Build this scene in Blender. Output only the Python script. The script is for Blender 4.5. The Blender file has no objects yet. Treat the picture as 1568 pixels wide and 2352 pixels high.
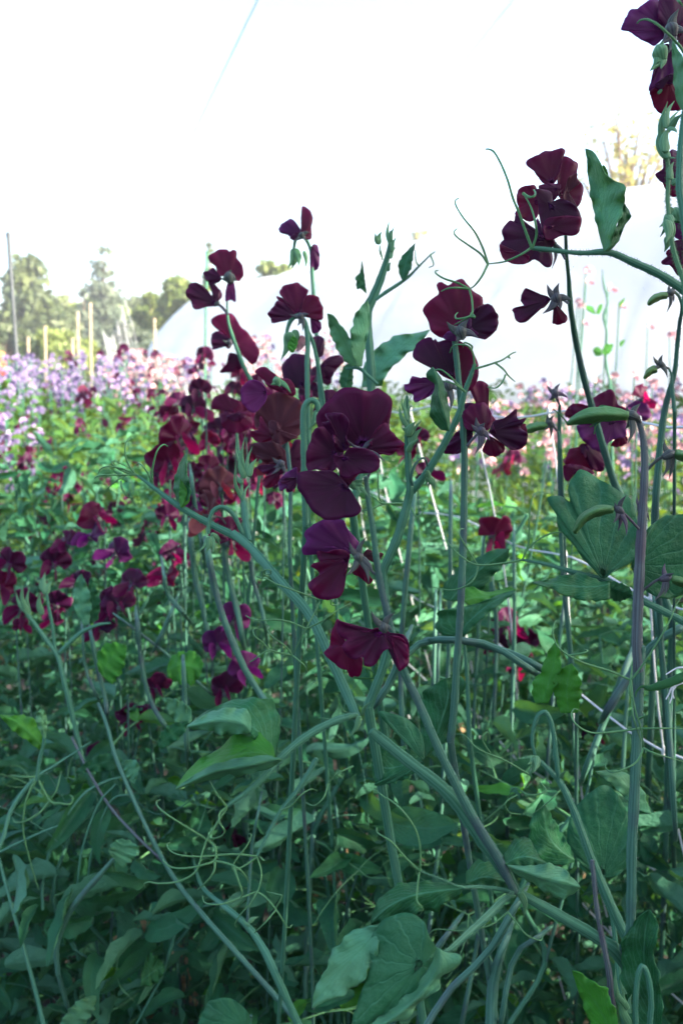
import bpy, math, random
import numpy as np
from mathutils import Vector, Matrix, Euler
R = math.radians
rnd = random.Random(7)
nrs = np.random.RandomState(11)
S = bpy.context.scene
COL = S.collection

# ------------------------------------------------------------ camera, sky, sun, exposure
CAMZ = 1.3
PITCH = R(10.0)
cam_d = bpy.data.cameras.new('camera'); cam = bpy.data.objects.new('camera', cam_d); COL.objects.link(cam)
cam.location = (0, 0, CAMZ); cam.rotation_euler = (R(90) - PITCH, 0, 0)
cam_d.sensor_fit = 'HORIZONTAL'; cam_d.sensor_width = 24.0; cam_d.lens = 28.0
cam_d.clip_start = 0.02; cam_d.clip_end = 3000
cam_d.dof.use_dof = True; cam_d.dof.focus_distance = 0.41; cam_d.dof.aperture_fstop = 13.0
S.camera = cam
SUN_EL = R(24); TO_SUN = Vector((0.93 * math.cos(SUN_EL), -0.37 * math.cos(SUN_EL), math.sin(SUN_EL)))
world = bpy.data.worlds.new('World'); S.world = world; world.use_nodes = True
wn = world.node_tree; sky = wn.nodes.new('ShaderNodeTexSky'); sky.sky_type = 'NISHITA'; sky.sun_disc = False
sky.sun_elevation = SUN_EL; sky.sun_rotation = math.atan2(TO_SUN.x, TO_SUN.y)
sky.air_density = 1.0; sky.dust_density = 4.5; sky.ozone_density = 1.6
wn.links.new(sky.outputs['Color'], wn.nodes['Background'].inputs['Color'])
wn.nodes['Background'].inputs['Strength'].default_value = 0.15
sun_d = bpy.data.lights.new('sun', 'SUN'); sun_d.energy = 4.6; sun_d.angle = R(0.5); sun_d.color = (1.0, 0.9, 0.72)
sun = bpy.data.objects.new('sun', sun_d); COL.objects.link(sun)
sun.rotation_euler = (-TO_SUN).to_track_quat('-Z', 'Y').to_euler()
S.view_settings.view_transform = 'Standard'; S.view_settings.look = 'None'
S.view_settings.gamma = 1.0; S.view_settings.exposure = 2.38

# ------------------------------------------------------------ photo pixels to places
FW = Vector((0, math.cos(PITCH), -math.sin(PITCH))); UP = Vector((0, math.sin(PITCH), math.cos(PITCH))); RT = Vector((1, 0, 0))
FPX = 1829.0
CAMP = Vector((0, 0, CAMZ))
def P(x, y, d):
    x, y, d = float(x), float(y), float(d)
    return CAMP + d * (FW + RT * ((x - 784) / FPX) + UP * ((1176 - y) / FPX))
FR = {'D': (0, 0, 1), 'A': (0, 401.9, .5002), 'B': (574.1, 401.9, .3662), 'C': (993.9, 287.1, .3662), 'T': (1280.9, 0, .1953),
      'E': (574.1, 861.2, .3662), 'F': (993.9, 861.2, .3662), 'G': (287.1, 1435.4, .4394), 'H': (879.0, 1492.8, .4394),
      'I': (0, 976.1, .4028), 'J': (0, 1607.6, .4028), 'K': (0, 516.7, .25632), 'L': (401.9, 516.7, .2929)}
def fr(f, pts):
    ox, oy, s = FR[f]
    return [(ox + p[0] * s, oy + p[1] * s) for p in pts]

def catmull(pts, n, closed=False):
    pts = np.array(pts, float); m = len(pts)
    if closed: seg = m; get = lambda i: pts[i % m]
    else:
        seg = m - 1
        ext = np.vstack([2 * pts[0] - pts[1], pts, 2 * pts[-1] - pts[-2]]); get = lambda i: ext[i + 1]
    fine = []
    for i in range(seg):
        a, b, c, d = get(i - 1), get(i), get(i + 1), get(i + 2)
        for t in np.linspace(0, 1, 8, endpoint=False):
            fine.append(.5 * ((2 * b) + (-a + c) * t + (2 * a - 5 * b + 4 * c - d) * t * t + (-a + 3 * b - 3 * c + d) * t ** 3))
    fine.append(get(seg)); fine = np.array(fine)
    L = np.r_[0, np.cumsum(np.linalg.norm(np.diff(fine[:, :3] if fine.shape[1] > 2 else fine, axis=0), axis=1))]
    if L[-1] == 0: L[-1] = 1e-6; 
    q = np.linspace(0, L[-1], n + (1 if closed else 0))
    out = np.stack([np.interp(q, L, fine[:, k]) for k in range(fine.shape[1])], 1)
    return out[:-1] if closed else out

# ------------------------------------------------------------ mesh and object helpers
class MB:
    def __init__(s): s.v = []; s.f = []; s.uv = []; s.n = 0
    def add(s, v, f, uv=None):
        v = np.asarray(v, float); s.v.append(v); s.f.append(np.asarray(f, int) + s.n)
        s.uv.append(np.zeros((len(v), 2)) if uv is None else np.asarray(uv, float)); s.n += len(v)
    def mesh(s, name, mat, org=(0, 0, 0), smooth=True):
        V = np.vstack(s.v) - np.array(org); UV = np.vstack(s.uv)
        me = bpy.data.meshes.new(name)
        nf = sum(len(f) for f in s.f)
        idx = np.concatenate([f.ravel() for f in s.f]); tot = np.concatenate([np.full(len(f), f.shape[1]) for f in s.f])
        me.vertices.add(len(V)); me.vertices.foreach_set('co', V.astype(np.float32).ravel())
        me.loops.add(len(idx)); me.loops.foreach_set('vertex_index', idx.astype(np.int32))
        me.polygons.add(nf); me.polygons.foreach_set('loop_start', np.r_[0, np.cumsum(tot)[:-1]].astype(np.int32))
        me.update(calc_edges=True)
        ul = me.uv_layers.new(name='UVMap'); ul.data.foreach_set('uv', UV[idx].astype(np.float32).ravel())
        me.polygons.foreach_set('use_smooth', np.full(nf, smooth)); me.materials.append(mat); me.update()
        return me
    def build(s, name, mat, parent=None, org=(0, 0, 0), smooth=True, solid=0):
        me = s.mesh(name, mat, org, smooth); o = bpy.data.objects.new(name, me); COL.objects.link(o)
        if parent: o.parent = parent
        if solid:
            m = o.modifiers.new('thickness', 'SOLIDIFY'); m.thickness = solid; m.offset = 0
        return o
def tag(o, label=None, cat=None, group=None, kind=None):
    if label: o['label'] = label
    if cat: o['category'] = cat
    if group: o['group'] = group
    if kind: o['kind'] = kind
    return o
def empty(name, loc, label=None, cat=None, group=None):
    o = bpy.data.objects.new(name, None); o.empty_display_size = .05; COL.objects.link(o); o.location = loc
    return tag(o, label, cat, group)
KIDS = {}
def kids(o):
    return [c for c in KIDS.get(o.name, [])]
def index_kids():
    KIDS.clear()
    for o in COL.objects:
        if o.parent: KIDS.setdefault(o.parent.name, []).append(o)
def copy_tree(o, parent=None, depth=9):
    c = o.copy(); COL.objects.link(c); c.parent = parent; out = [c]
    if depth:
        for ch in kids(o): out += copy_tree(ch, c, depth - 1)
    return out

def grid_faces(nu, nv, wrap=False):   # nu rows, nv columns, index r*nv+c
    r = np.arange(nu - 1)[:, None]; c = np.arange(nv if wrap else nv - 1)[None, :]
    a = r * nv + c; b = r * nv + (c + 1) % nv
    return np.stack([a, b, b + nv, a + nv], -1).reshape(-1, 4)

def tube_geo(path, rad, sides=8, flat=1.0, ribs=0, side_dir=None, seg=None, rough=0):
    """path Nx3, rad N: swept tube; flat<1 squashes it across side_dir; ribs gives ridges"""
    path = np.asarray(path, float); n = len(path); rad = np.broadcast_to(rad, (n,)).astype(float)
    T = np.gradient(path, axis=0); T /= np.linalg.norm(T, axis=1)[:, None] + 1e-12
    if side_dir is not None: B = np.tile(np.array(side_dir, float), (n, 1))
    else:
        B = np.zeros((n, 3)); b = np.array([0.3, -.9, .2]); 
        for i in range(n):
            b = b - T[i] * b.dot(T[i])
            if np.linalg.norm(b) < 1e-4: b = np.array([1., 0, 0]) - T[i] * T[i][0]
            b = b / np.linalg.norm(b); B[i] = b
    B = B - T * (B * T).sum(1)[:, None]; B /= np.linalg.norm(B, axis=1)[:, None] + 1e-9
    N = np.cross(T, B)
    th = np.linspace(0, 2 * np.pi, sides, endpoint=False)
    sh = np.ones(sides)
    if ribs: sh = 1 + ribs * np.cos(th * 4 + .0)
    ca, sa = np.cos(th) * sh, np.sin(th) * sh * flat
    if flat < .62 and sides >= 10: sa = np.sign(sa) * np.abs(np.sin(th)) ** 2.4 * flat * 1.25 * (1 + .25 * np.cos(th * 8)); ca = np.cos(th)
    rr = rad[:, None] * np.ones((1, sides))
    if rough: rr = rr * (1 + rough * nrs.randn(n, sides))
    V = path[:, None, :] + N[:, None, :] * (rr * ca)[..., None] + B[:, None, :] * (rr * sa)[..., None]
    L = np.r_[0, np.cumsum(np.linalg.norm(np.diff(path, axis=0), axis=1))]
    uv = np.stack([np.tile(np.abs(np.linspace(-1, 1, sides, endpoint=False)), (n, 1)), np.tile(L[:, None] * 20, (1, sides))], -1)
    V = V.reshape(-1, 3); F = grid_faces(n, sides, True)
    F2 = [F]
    mb = MB(); mb.add(V, F, uv.reshape(-1, 2))
    # end caps as pulled-in points
    for e, k in ((0, 0), (n - 1, (n - 1) * sides)):
        cen = path[e] + T[e] * rad[e] * (.5 if e else -.5)
        mb.add(np.vstack([V[k:k + sides], cen]), np.array([[i, (i + 1) % sides, sides] for i in range(sides)]), np.zeros((sides + 1, 2)))
    return np.vstack(mb.v), mb.f, np.vstack(mb.uv)
def add_tube(mb, *a, **k):
    V, Fs, UV = tube_geo(*a, **k)
    n0 = mb.n; mb.v.append(V); mb.uv.append(UV)
    for f in Fs: mb.f.append(f + n0)
    mb.n += len(V)

# ------------------------------------------------------------ materials
def newmat(name):
    m = bpy.data.materials.new(name); m.use_nodes = True; nt = m.node_tree
    return m, nt, nt.nodes['Principled BSDF'], nt.nodes['Material Output']
def nd(nt, t, **kw):
    n = nt.nodes.new(t)
    for k, v in kw.items():
        if k in n.inputs: n.inputs[k].default_value = v
        else: setattr(n, k, v)
    return n
def ramp(nt, fac, stops):
    r = nt.nodes.new('ShaderNodeValToRGB'); el = r.color_ramp.elements
    while len(el) < len(stops): el.new(.5)
    for e, (p, c) in zip(el, stops): e.position = p; e.color = (*c, 1)
    nt.links.new(fac, r.inputs['Fac']); return r.outputs['Color']
def mix(nt, fac, a, b, mode='MIX'):
    m = nt.nodes.new('ShaderNodeMix'); m.data_type = 'RGBA'; m.blend_type = mode
    for sck, v in ((m.inputs[0], fac), (m.inputs[6], a), (m.inputs[7], b)):
        if hasattr(v, 'links') or isinstance(v, bpy.types.NodeSocket): nt.links.new(v, sck)
        elif isinstance(v, (int, float)): sck.default_value = v
        else: sck.default_value = (*v, 1)
    return m.outputs[2]
def math_(nt, op, a, b=0.0, c=0.0):
    m = nt.nodes.new('ShaderNodeMath'); m.operation = op
    for i, v in enumerate((a, b, c)):
        if isinstance(v, bpy.types.NodeSocket): nt.links.new(v, m.inputs[i])
        else: m.inputs[i].default_value = v
    return m.outputs[0]
def trans(nt, bs, out, col, amt):
    t = nt.nodes.new('ShaderNodeBsdfTranslucent'); mx = nt.nodes.new('ShaderNodeMixShader'); mx.inputs[0].default_value = amt
    if isinstance(col, bpy.types.NodeSocket): nt.links.new(col, t.inputs['Color'])
    else: t.inputs['Color'].default_value = (*col, 1)
    nt.links.new(bs.outputs[0], mx.inputs[1]); nt.links.new(t.outputs[0], mx.inputs[2]); nt.links.new(mx.outputs[0], out.inputs['Surface'])

def leaf_mat(name, top, under, rough=.55, tr=.22, fan=False, vein=.5):
    m, nt, bs, out = newmat(name)
    uv = nd(nt, 'ShaderNodeUVMap'); sep = nd(nt, 'ShaderNodeSeparateXYZ'); nt.links.new(uv.outputs[0], sep.inputs[0])
    tc = nd(nt, 'ShaderNodeTexCoord'); oi = nd(nt, 'ShaderNodeObjectInfo')
    geo = nd(nt, 'ShaderNodeNewGeometry')
    nz = nd(nt, 'ShaderNodeTexNoise', Scale=60.0, Detail=5.0); nt.links.new(geo.outputs['Position'], nz.inputs['Vector'])
    nz2 = nd(nt, 'ShaderNodeTexNoise', Scale=9.0, Detail=2.0); nt.links.new(geo.outputs['Position'], nz2.inputs['Vector'])
    a = math_(nt, 'ABSOLUTE', math_(nt, 'SUBTRACT', sep.outputs[0], .5))
    # side veins: bands running outwards from the midrib
    nzv = nd(nt, 'ShaderNodeTexNoise', Scale=4.0, Detail=2.0); nt.links.new(uv.outputs[0], nzv.inputs['Vector'])
    if fan:
        ph = math_(nt, 'MULTIPLY_ADD', sep.outputs[0], 34.0, math_(nt, 'MULTIPLY', nzv.outputs['Fac'], 2.5))
    else:
        ph = math_(nt, 'ADD', math_(nt, 'MULTIPLY_ADD', sep.outputs[1], 26.0, math_(nt, 'MULTIPLY', a, -30.0)), math_(nt, 'MULTIPLY', nzv.outputs['Fac'], 7.0))
    v1 = math_(nt, 'POWER', math_(nt, 'ABSOLUTE', math_(nt, 'SINE', ph)), 36.0 if fan else 12.0)
    mid = math_(nt, 'LESS_THAN', a, .022)
    vn = math_(nt, 'MAXIMUM', math_(nt, 'MULTIPLY', v1, .55), mid) if not fan else math_(nt, 'MULTIPLY', v1, .7)
    vo = nd(nt, 'ShaderNodeTexVoronoi', Scale=26.0, feature='DISTANCE_TO_EDGE'); nt.links.new(uv.outputs[0], vo.inputs['Vector'])
    net = math_(nt, 'MULTIPLY', math_(nt, 'LESS_THAN', vo.outputs['Distance'], .06), .25)
    vn = math_(nt, 'MAXIMUM', vn, net)
    dark = tuple(c * .6 for c in top); lite = tuple(min(1, c * 1.5) for c in top)
    col = ramp(nt, nz.outputs['Fac'], [(.3, dark), (.5, top), (.75, lite)])
    yel = (top[0] * 2.6 + .01, top[1] * 1.45, top[2] * .8)
    col = mix(nt, math_(nt, 'MULTIPLY', ramp(nt, nz2.outputs['Fac'], [(.45, (0, 0, 0)), (.75, (1, 1, 1))]), .55), col, yel)
    col = mix(nt, math_(nt, 'MULTIPLY', oi.outputs['Random'], .45), col, (top[0] * 1.9, top[1] * 1.7, top[2] * 2.0))
    und = mix(nt, nz.outputs['Fac'], tuple(c * .8 for c in under), tuple(c * 1.2 for c in under))
    col = mix(nt, geo.outputs['Backfacing'], col, und)
    col = mix(nt, math_(nt, 'MULTIPLY', vn, vein), col, tuple(c * 1.25 for c in under))
    nt.links.new(col, bs.inputs['Base Color']); bs.inputs['Roughness'].default_value = rough
    bs.inputs['Specular IOR Level'].default_value = .22
    bp = nd(nt, 'ShaderNodeBump', Strength=.7, Distance=.0016); nz3 = nd(nt, 'ShaderNodeTexNoise', Scale=190.0, Detail=3.0); nt.links.new(geo.outputs['Position'], nz3.inputs['Vector'])
    h = math_(nt, 'SUBTRACT', math_(nt, 'MULTIPLY', nz3.outputs['Fac'], 1.5), math_(nt, 'MULTIPLY', vn, .35)); nt.links.new(h, bp.inputs['Height']); nt.links.new(bp.outputs[0], bs.inputs['Normal'])
    trans(nt, bs, out, (top[0] * 5 + .03, top[1] * 2.8, top[2] * .9), tr)
    return m

def petal_mat(name, dark, mid, lite, through, tr=.3, sheen=.04, base=None, rough=.5):
    m, nt, bs, out = newmat(name)
    uv = nd(nt, 'ShaderNodeUVMap'); mp = nd(nt, 'ShaderNodeMapping'); mp.inputs['Scale'].default_value = (48, 1.3, 1)
    nt.links.new(uv.outputs[0], mp.inputs['Vector'])
    nz = nd(nt, 'ShaderNodeTexNoise', Scale=1.0, Detail=4.0, Distortion=.3); nt.links.new(mp.outputs[0], nz.inputs['Vector'])
    geo = nd(nt, 'ShaderNodeNewGeometry')
    nz2 = nd(nt, 'ShaderNodeTexNoise', Scale=45.0, Detail=3.0); nt.links.new(geo.outputs['Position'], nz2.inputs['Vector'])
    sep = nd(nt, 'ShaderNodeSeparateXYZ'); nt.links.new(uv.outputs[0], sep.inputs[0])
    f = math_(nt, 'ADD', math_(nt, 'MULTIPLY', nz.outputs['Fac'], .6), math_(nt, 'MULTIPLY', nz2.outputs['Fac'], .4))
    col = ramp(nt, f, [(.34, dark), (.52, mid), (.72, lite)])
    if base: col = mix(nt, ramp(nt, sep.outputs[1], [(.0, (1, 1, 1)), (.2, (0, 0, 0))]), col, base)
    col = mix(nt, ramp(nt, sep.outputs[1], [(.35, (0, 0, 0)), (.8, (.35, .35, .35)), (1, (.95, .95, .95))]), col, lite)  # lighter margin: petal tone plus a painted edge highlight
    oi = nd(nt, 'ShaderNodeObjectInfo')
    hsv = nd(nt, 'ShaderNodeHueSaturation'); nt.links.new(col, hsv.inputs['Color'])
    nt.links.new(math_(nt, 'MULTIPLY_ADD', oi.outputs['Random'], .05, .475), hsv.inputs['Hue'])
    nt.links.new(math_(nt, 'MULTIPLY_ADD', oi.outputs['Random'], .7, .7), hsv.inputs['Value'])
    nt.links.new(hsv.outputs[0], bs.inputs['Base Color']); bs.inputs['Roughness'].default_value = rough
    bs.inputs['Specular IOR Level'].default_value = .14
    bs.inputs['Sheen Weight'].default_value = sheen; bs.inputs['Sheen Roughness'].default_value = .5
    bs.inputs['Sheen Tint'].default_value = (.6, .25, .6, 1)
    bp = nd(nt, 'ShaderNodeBump', Strength=.35, Distance=.0008); nt.links.new(nz.outputs['Fac'], bp.inputs['Height']); nt.links.new(bp.outputs[0], bs.inputs['Normal'])
    trans(nt, bs, out, through, tr)
    return m

def stem_mat(name, c1, c2, rough=.6, streak=None):
    m, nt, bs, out = newmat(name)
    uv = nd(nt, 'ShaderNodeUVMap'); mp = nd(nt, 'ShaderNodeMapping'); mp.inputs['Scale'].default_value = (9, .35, 1); nt.links.new(uv.outputs[0], mp.inputs['Vector'])
    nz = nd(nt, 'ShaderNodeTexNoise', Scale=1.0, Detail=4.0); nt.links.new(mp.outputs[0], nz.inputs['Vector'])
    geo = nd(nt, 'ShaderNodeNewGeometry'); n2 = nd(nt, 'ShaderNodeTexNoise', Scale=30.0, Detail=3.0); nt.links.new(geo.outputs['Position'], n2.inputs['Vector'])
    col = ramp(nt, nz.outputs['Fac'], [(.42, c1), (.56, c2)])
    if streak: col = mix(nt, ramp(nt, n2.outputs['Fac'], [(.5, (0, 0, 0)), (.68, (.8, .8, .8))]), col, streak)
    nt.links.new(col, bs.inputs['Base Color']); bs.inputs['Roughness'].default_value = rough
    bs.inputs['Specular IOR Level'].default_value = .25
    bp = nd(nt, 'ShaderNodeBump', Strength=.6, Distance=.0006); nt.links.new(nz.outputs['Fac'], bp.inputs['Height']); nt.links.new(bp.outputs[0], bs.inputs['Normal'])
    return m
def plain_mat(name, c, rough=.6, noise=.25, scale=8, **kw):
    m, nt, bs, out = newmat(name)
    geo = nd(nt, 'ShaderNodeNewGeometry'); n2 = nd(nt, 'ShaderNodeTexNoise', Scale=float(scale), Detail=5.0); nt.links.new(geo.outputs['Position'], n2.inputs['Vector'])
    col = ramp(nt, n2.outputs['Fac'], [(.3, tuple(x * (1 - noise) for x in c)), (.7, tuple(min(1, x * (1 + noise)) for x in c))])
    nt.links.new(col, bs.inputs['Base Color']); bs.inputs['Roughness'].default_value = rough
    for k, v in kw.items(): bs.inputs[k].default_value = v
    bp = nd(nt, 'ShaderNodeBump', Strength=.4, Distance=.01); nt.links.new(n2.outputs['Fac'], bp.inputs['Height']); nt.links.new(bp.outputs[0], bs.inputs['Normal'])
    return m

M = {}
M['leaf'] = leaf_mat('sweet_pea_leaf', (.011, .090, .028), (.060, .20, .115), vein=.55)
M['leaf_fan'] = leaf_mat('sweet_pea_leaf_fan', (.015, .098, .040), (.060, .20, .115), fan=True, vein=.5)
M['leaf_pale'] = leaf_mat('sweet_pea_leaf_pale', (.060, .215, .115), (.02, .12, .045), vein=.3)
M['leaf_bright'] = leaf_mat('sweet_pea_leaf_bright', (.030, .17, .018), (.06, .2, .08), tr=.3, vein=.35)
M['leaf_mass'] = leaf_mat('foliage_mass', (.010, .076, .032), (.045, .160, .100), vein=.3, tr=.22)  # leaf green darkened: shade of the near tangle put into the colour
M['leaf_far'] = leaf_mat('foliage_sun_tint', (.030, .098, .018), (.06, .14, .04), vein=.15, tr=.3)  # yellower copy of the leaf green: sunlight put into the colour
M['stem_far'] = stem_mat('sun_tint_stems', (.035, .11, .03), (.08, .18, .07))  # yellower stem copy, sunlight of the back rows painted in
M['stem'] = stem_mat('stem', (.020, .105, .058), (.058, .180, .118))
M['stalk'] = stem_mat('flower_stalk', (.022, .088, .058), (.056, .155, .112), streak=(.04, .065, .08))
M['stem_dark'] = stem_mat('grey_stalk', (.04, .05, .06), (.09, .12, .13), streak=(.05, .03, .06))  # greyer stalk colour with purplish streaks
M['tendril'] = stem_mat('tendril', (.045, .155, .06), (.095, .235, .10))
M['calyx'] = stem_mat('calyx', (.03, .028, .04), (.075, .10, .085), streak=(.06, .035, .08))
M['calyx_green'] = stem_mat('bud', (.05, .15, .07), (.10, .24, .12))
M['pod'] = leaf_mat('seed_pod', (.05, .16, .05), (.09, .2, .1), vein=.1)
M['maroon'] = petal_mat('maroon_petal', (.008, .0008, .008), (.022, .0012, .017), (.055, .003, .036), (.42, .002, .12), tr=.17, base=(.09, .006, .11))
M['wine'] = petal_mat('wine_petal', (.013, .0008, .009), (.036, .0012, .021), (.08, .003, .040), (.62, .002, .12), tr=.27, base=(.13, .006, .10))
M['purple'] = petal_mat('purple_petal', (.022, .0025, .020), (.045, .004, .042), (.10, .012, .095), (.42, .01, .30), tr=.24)
M['brown'] = petal_mat('fading_petal', (.020, .005, .012), (.045, .010, .020), (.09, .025, .035), (.45, .02, .05), tr=.2, base=(.16, .03, .04))
M['lilac'] = petal_mat('lilac_petal', (.10, .065, .17), (.16, .115, .25), (.27, .22, .36), (.24, .16, .32), tr=.2, sheen=0)
M['pink'] = petal_mat('pink_petal', (.36, .13, .19), (.48, .24, .28), (.58, .42, .42), (.5, .22, .26), tr=.2, sheen=0)
M['coral'] = petal_mat('coral_petal', (.6, .08, .05), (.75, .12, .09), (.8, .2, .15), (.9, .2, .1), tr=.3, sheen=0)
M['net'] = plain_mat('net_plastic', (.52, .54, .58), rough=.4, noise=.1)
M['wood'] = plain_mat('stake_wood', (.30, .24, .17), rough=.8, noise=.3, scale=20)
M['metal'] = plain_mat('pole_metal', (.03, .04, .05), rough=.6, noise=.3)
M['dry'] = plain_mat('dry_leaf', (.25, .17, .09), rough=.8, noise=.4, scale=60)
M['bark'] = plain_mat('bark', (.12, .08, .055), rough=.9, noise=.4, scale=6)
# ============================================================ THE SETTING
def ground_h(x, y):
    return .03 * np.sin(x * 1.3) * np.cos(y * .9) + .012 * np.sin(x * 9 + 1) * np.sin(y * 8)
xs = np.r_[np.linspace(-400, -6, 14), np.linspace(-5, 6, 150), np.linspace(7, 400, 14)]
ys = np.r_[np.linspace(-40, -3, 8), np.linspace(-2, 8, 140), np.linspace(9, 900, 20)]
gx, gy = np.meshgrid(xs, ys)
near = np.exp(-(gx ** 2 + (gy - 2) ** 2) / 60)
gz = ground_h(gx, gy) * near + .012 * nrs.randn(*gx.shape) * near
mb = MB(); mb.add(np.stack([gx, gy, gz], -1).reshape(-1, 3), grid_faces(len(ys), len(xs)))
m, nt, bs, out = newmat('soil_and_grass')
geo = nd(nt, 'ShaderNodeNewGeometry'); n1 = nd(nt, 'ShaderNodeTexNoise', Scale=14.0, Detail=8.0); nt.links.new(geo.outputs['Position'], n1.inputs['Vector'])
n2 = nd(nt, 'ShaderNodeTexNoise', Scale=1.2, Detail=4.0); nt.links.new(geo.outputs['Position'], n2.inputs['Vector'])
soil = ramp(nt, n1.outputs['Fac'], [(.35, (.014, .010, .008)), (.6, (.04, .03, .024)), (.75, (.09, .075, .06))])
grass = ramp(nt, n1.outputs['Fac'], [(.3, (.03, .07, .015)), (.7, (.08, .13, .03))])
sp = nd(nt, 'ShaderNodeSeparateXYZ'); nt.links.new(geo.outputs['Position'], sp.inputs[0])
far = ramp(nt, math_(nt, 'MULTIPLY', sp.outputs[1], .05), [(.25, (0, 0, 0)), (.4, (1, 1, 1))])
nt.links.new(mix(nt, far, soil, grass), bs.inputs['Base Color']); bs.inputs['Roughness'].default_value = .95
bp = nd(nt, 'ShaderNodeBump', Strength=1.0, Distance=.02); nt.links.new(n1.outputs['Fac'], bp.inputs['Height']); nt.links.new(bp.outputs[0], bs.inputs['Normal'])
tag(mb.build('ground', m), kind='structure')

# ---- polytunnel: arched hoops and film, ridge running away to the left
def tunnel():
    A = Vector((-1.75, 16.2, 0)); d = Vector((4.45, -7.8, 0)).normalized(); n = Vector((-d.y, d.x, 0))  # d points to the near right
    if n.x > 0: n = -n
    hw, H, L = 2.5, 2.98, 19.0
    root = empty('polytunnel', A, 'long white plastic polytunnel with an arched end behind the flower beds', 'greenhouse')
    def arc(t, k=1.0):
        a = math.pi * t
        x = -math.cos(a); z = math.sin(a)
        return (abs(x) ** .97) * (1 if x > 0 else -1) * hw * k, (z ** .88) * H * k
    nS, nA = 96, 41
    V = []; UV = []
    for i in range(nS + 1):
        s = i * L / nS
        hoop = .5 + .5 * math.cos(2 * math.pi * s / 1.6)
        for j in range(nA):
            x, z = arc(j / (nA - 1), 1 - .014 * (1 - hoop) + .003 * math.sin(s * 5 + j))
            p = A + d * s - n * x; V.append((p.x, p.y, z)); UV.append((s, j / (nA - 1)))
    mb = MB(); mb.add(V, grid_faces(nS + 1, nA), UV)
    m, nt, bs, out = newmat('tunnel_film'); uv = nd(nt, 'ShaderNodeUVMap'); mp = nd(nt, 'ShaderNodeMapping'); mp.inputs['Scale'].default_value = (.5, 14, 1)
    nt.links.new(uv.outputs[0], mp.inputs['Vector']); nz = nd(nt, 'ShaderNodeTexNoise', Scale=1.0, Detail=4.0); nt.links.new(mp.outputs[0], nz.inputs['Vector'])
    fc = ramp(nt, nz.outputs['Fac'], [(.38, (.86, .87, .91)), (.58, (.95, .95, .96))]); nt.links.new(fc, bs.inputs['Base Color']); bs.inputs['Roughness'].default_value = .35
    trans(nt, bs, out, fc, .70)
    mb.build('film', m, root, A, solid=.004)
    pm = plain_mat('galvanised_hoop', (.5, .52, .55), rough=.4, noise=.1, Metallic=.8)
    mb0 = None
    for i in range(0, 12):
        s = i * 1.6 + .01
        mb = MB(); pts = []
        for j in range(31):
            x, z = arc(j / 30, .982); p = A + d * s - n * x; pts.append((p.x, p.y, z))
        add_tube(mb, pts, .02, sides=6); mb.build('hoop', pm, root, A)
    # end wall film, slightly bellied, with a door frame
    ev = [(A.x, A.y, 0)]
    rows = 8
    V = []
    for r in range(rows + 1):
        for j in range(nA):
            x, z = arc(j / (nA - 1), .97 * r / rows)
            p = A - n * x + d * (.12 * (1 - (r / rows) ** 2) - .02) * -1; V.append((p.x, p.y, z))
    mb = MB(); mb.add(V, grid_faces(rows + 1, nA)); mb.build('end_wall', m, root, A, solid=.004)
    for sx in (-.7, .7):
        mb = MB(); p = A - n * sx - d * .16; add_tube(mb, [(p.x, p.y, 0), (p.x, p.y, 2.1)], .035, sides=4); mb.build('door_post', M['wood'], root, A)
    for sg in (-1, 1):
        mb = MB(); pts = [tuple(A + d * s - n * (hw * .985 * sg) + Vector((0, 0, .55))) for s in np.linspace(0, L, 20)]
        add_tube(mb, pts, .03, sides=6); mb.build('side_rail', pm, root, A)
tunnel()

# ---- trees
def leaf_cloud(centres, radii, n, size, squash=.7):
    c = np.array(centres); r = np.array(radii); w = r ** 1.6; w = w / w.sum()
    k = nrs.choice(len(c), n, p=w)
    dirv = nrs.randn(n, 3); dirv /= np.linalg.norm(dirv, axis=1)[:, None]
    rr = r[k] * (nrs.rand(n) ** .45); pos = c[k] + dirv * rr[:, None] * np.array([1, 1, squash])
    a = nrs.randn(n, 3); a /= np.linalg.norm(a, axis=1)[:, None]; b = np.cross(a, nrs.randn(n, 3)); b /= np.linalg.norm(b, axis=1)[:, None]
    s = size * (.6 + .8 * nrs.rand(n))[:, None]
    V = np.stack([pos - a * s, pos + b * s * .5, pos + a * s, pos - b * s * .5], 1).reshape(-1, 3)
    F = np.arange(4 * n).reshape(-1, 4); UV = np.tile(np.array([[.5, 0], [1, .5], [.5, 1], [0, .5]]), (n, 1))
    return V, F, UV
def tree_mat(name, a, b, tr=.25):
    m, nt, bs, out = newmat(name); geo = nd(nt, 'ShaderNodeNewGeometry')
    nz = nd(nt, 'ShaderNodeTexNoise', Scale=1.4, Detail=5.0); nt.links.new(geo.outputs['Position'], nz.inputs['Vector'])
    col = ramp(nt, nz.outputs['Fac'], [(.35, a), (.65, b)]); nt.links.new(col, bs.inputs['Base Color']); bs.inputs['Roughness'].default_value = .6
    trans(nt, bs, out, tuple(min(1, x * 2.0) for x in b), tr); return m
TM = [tree_mat('conifer_needles', (.035, .06, .03), (.10, .13, .045)), tree_mat('bright_tree_leaves', (.06, .10, .02), (.17, .21, .04)),
      tree_mat('blue_conifer_needles', (.05, .08, .06), (.10, .13, .08)), tree_mat('sparse_leaves', (.12, .12, .03), (.28, .25, .08))]
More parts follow.
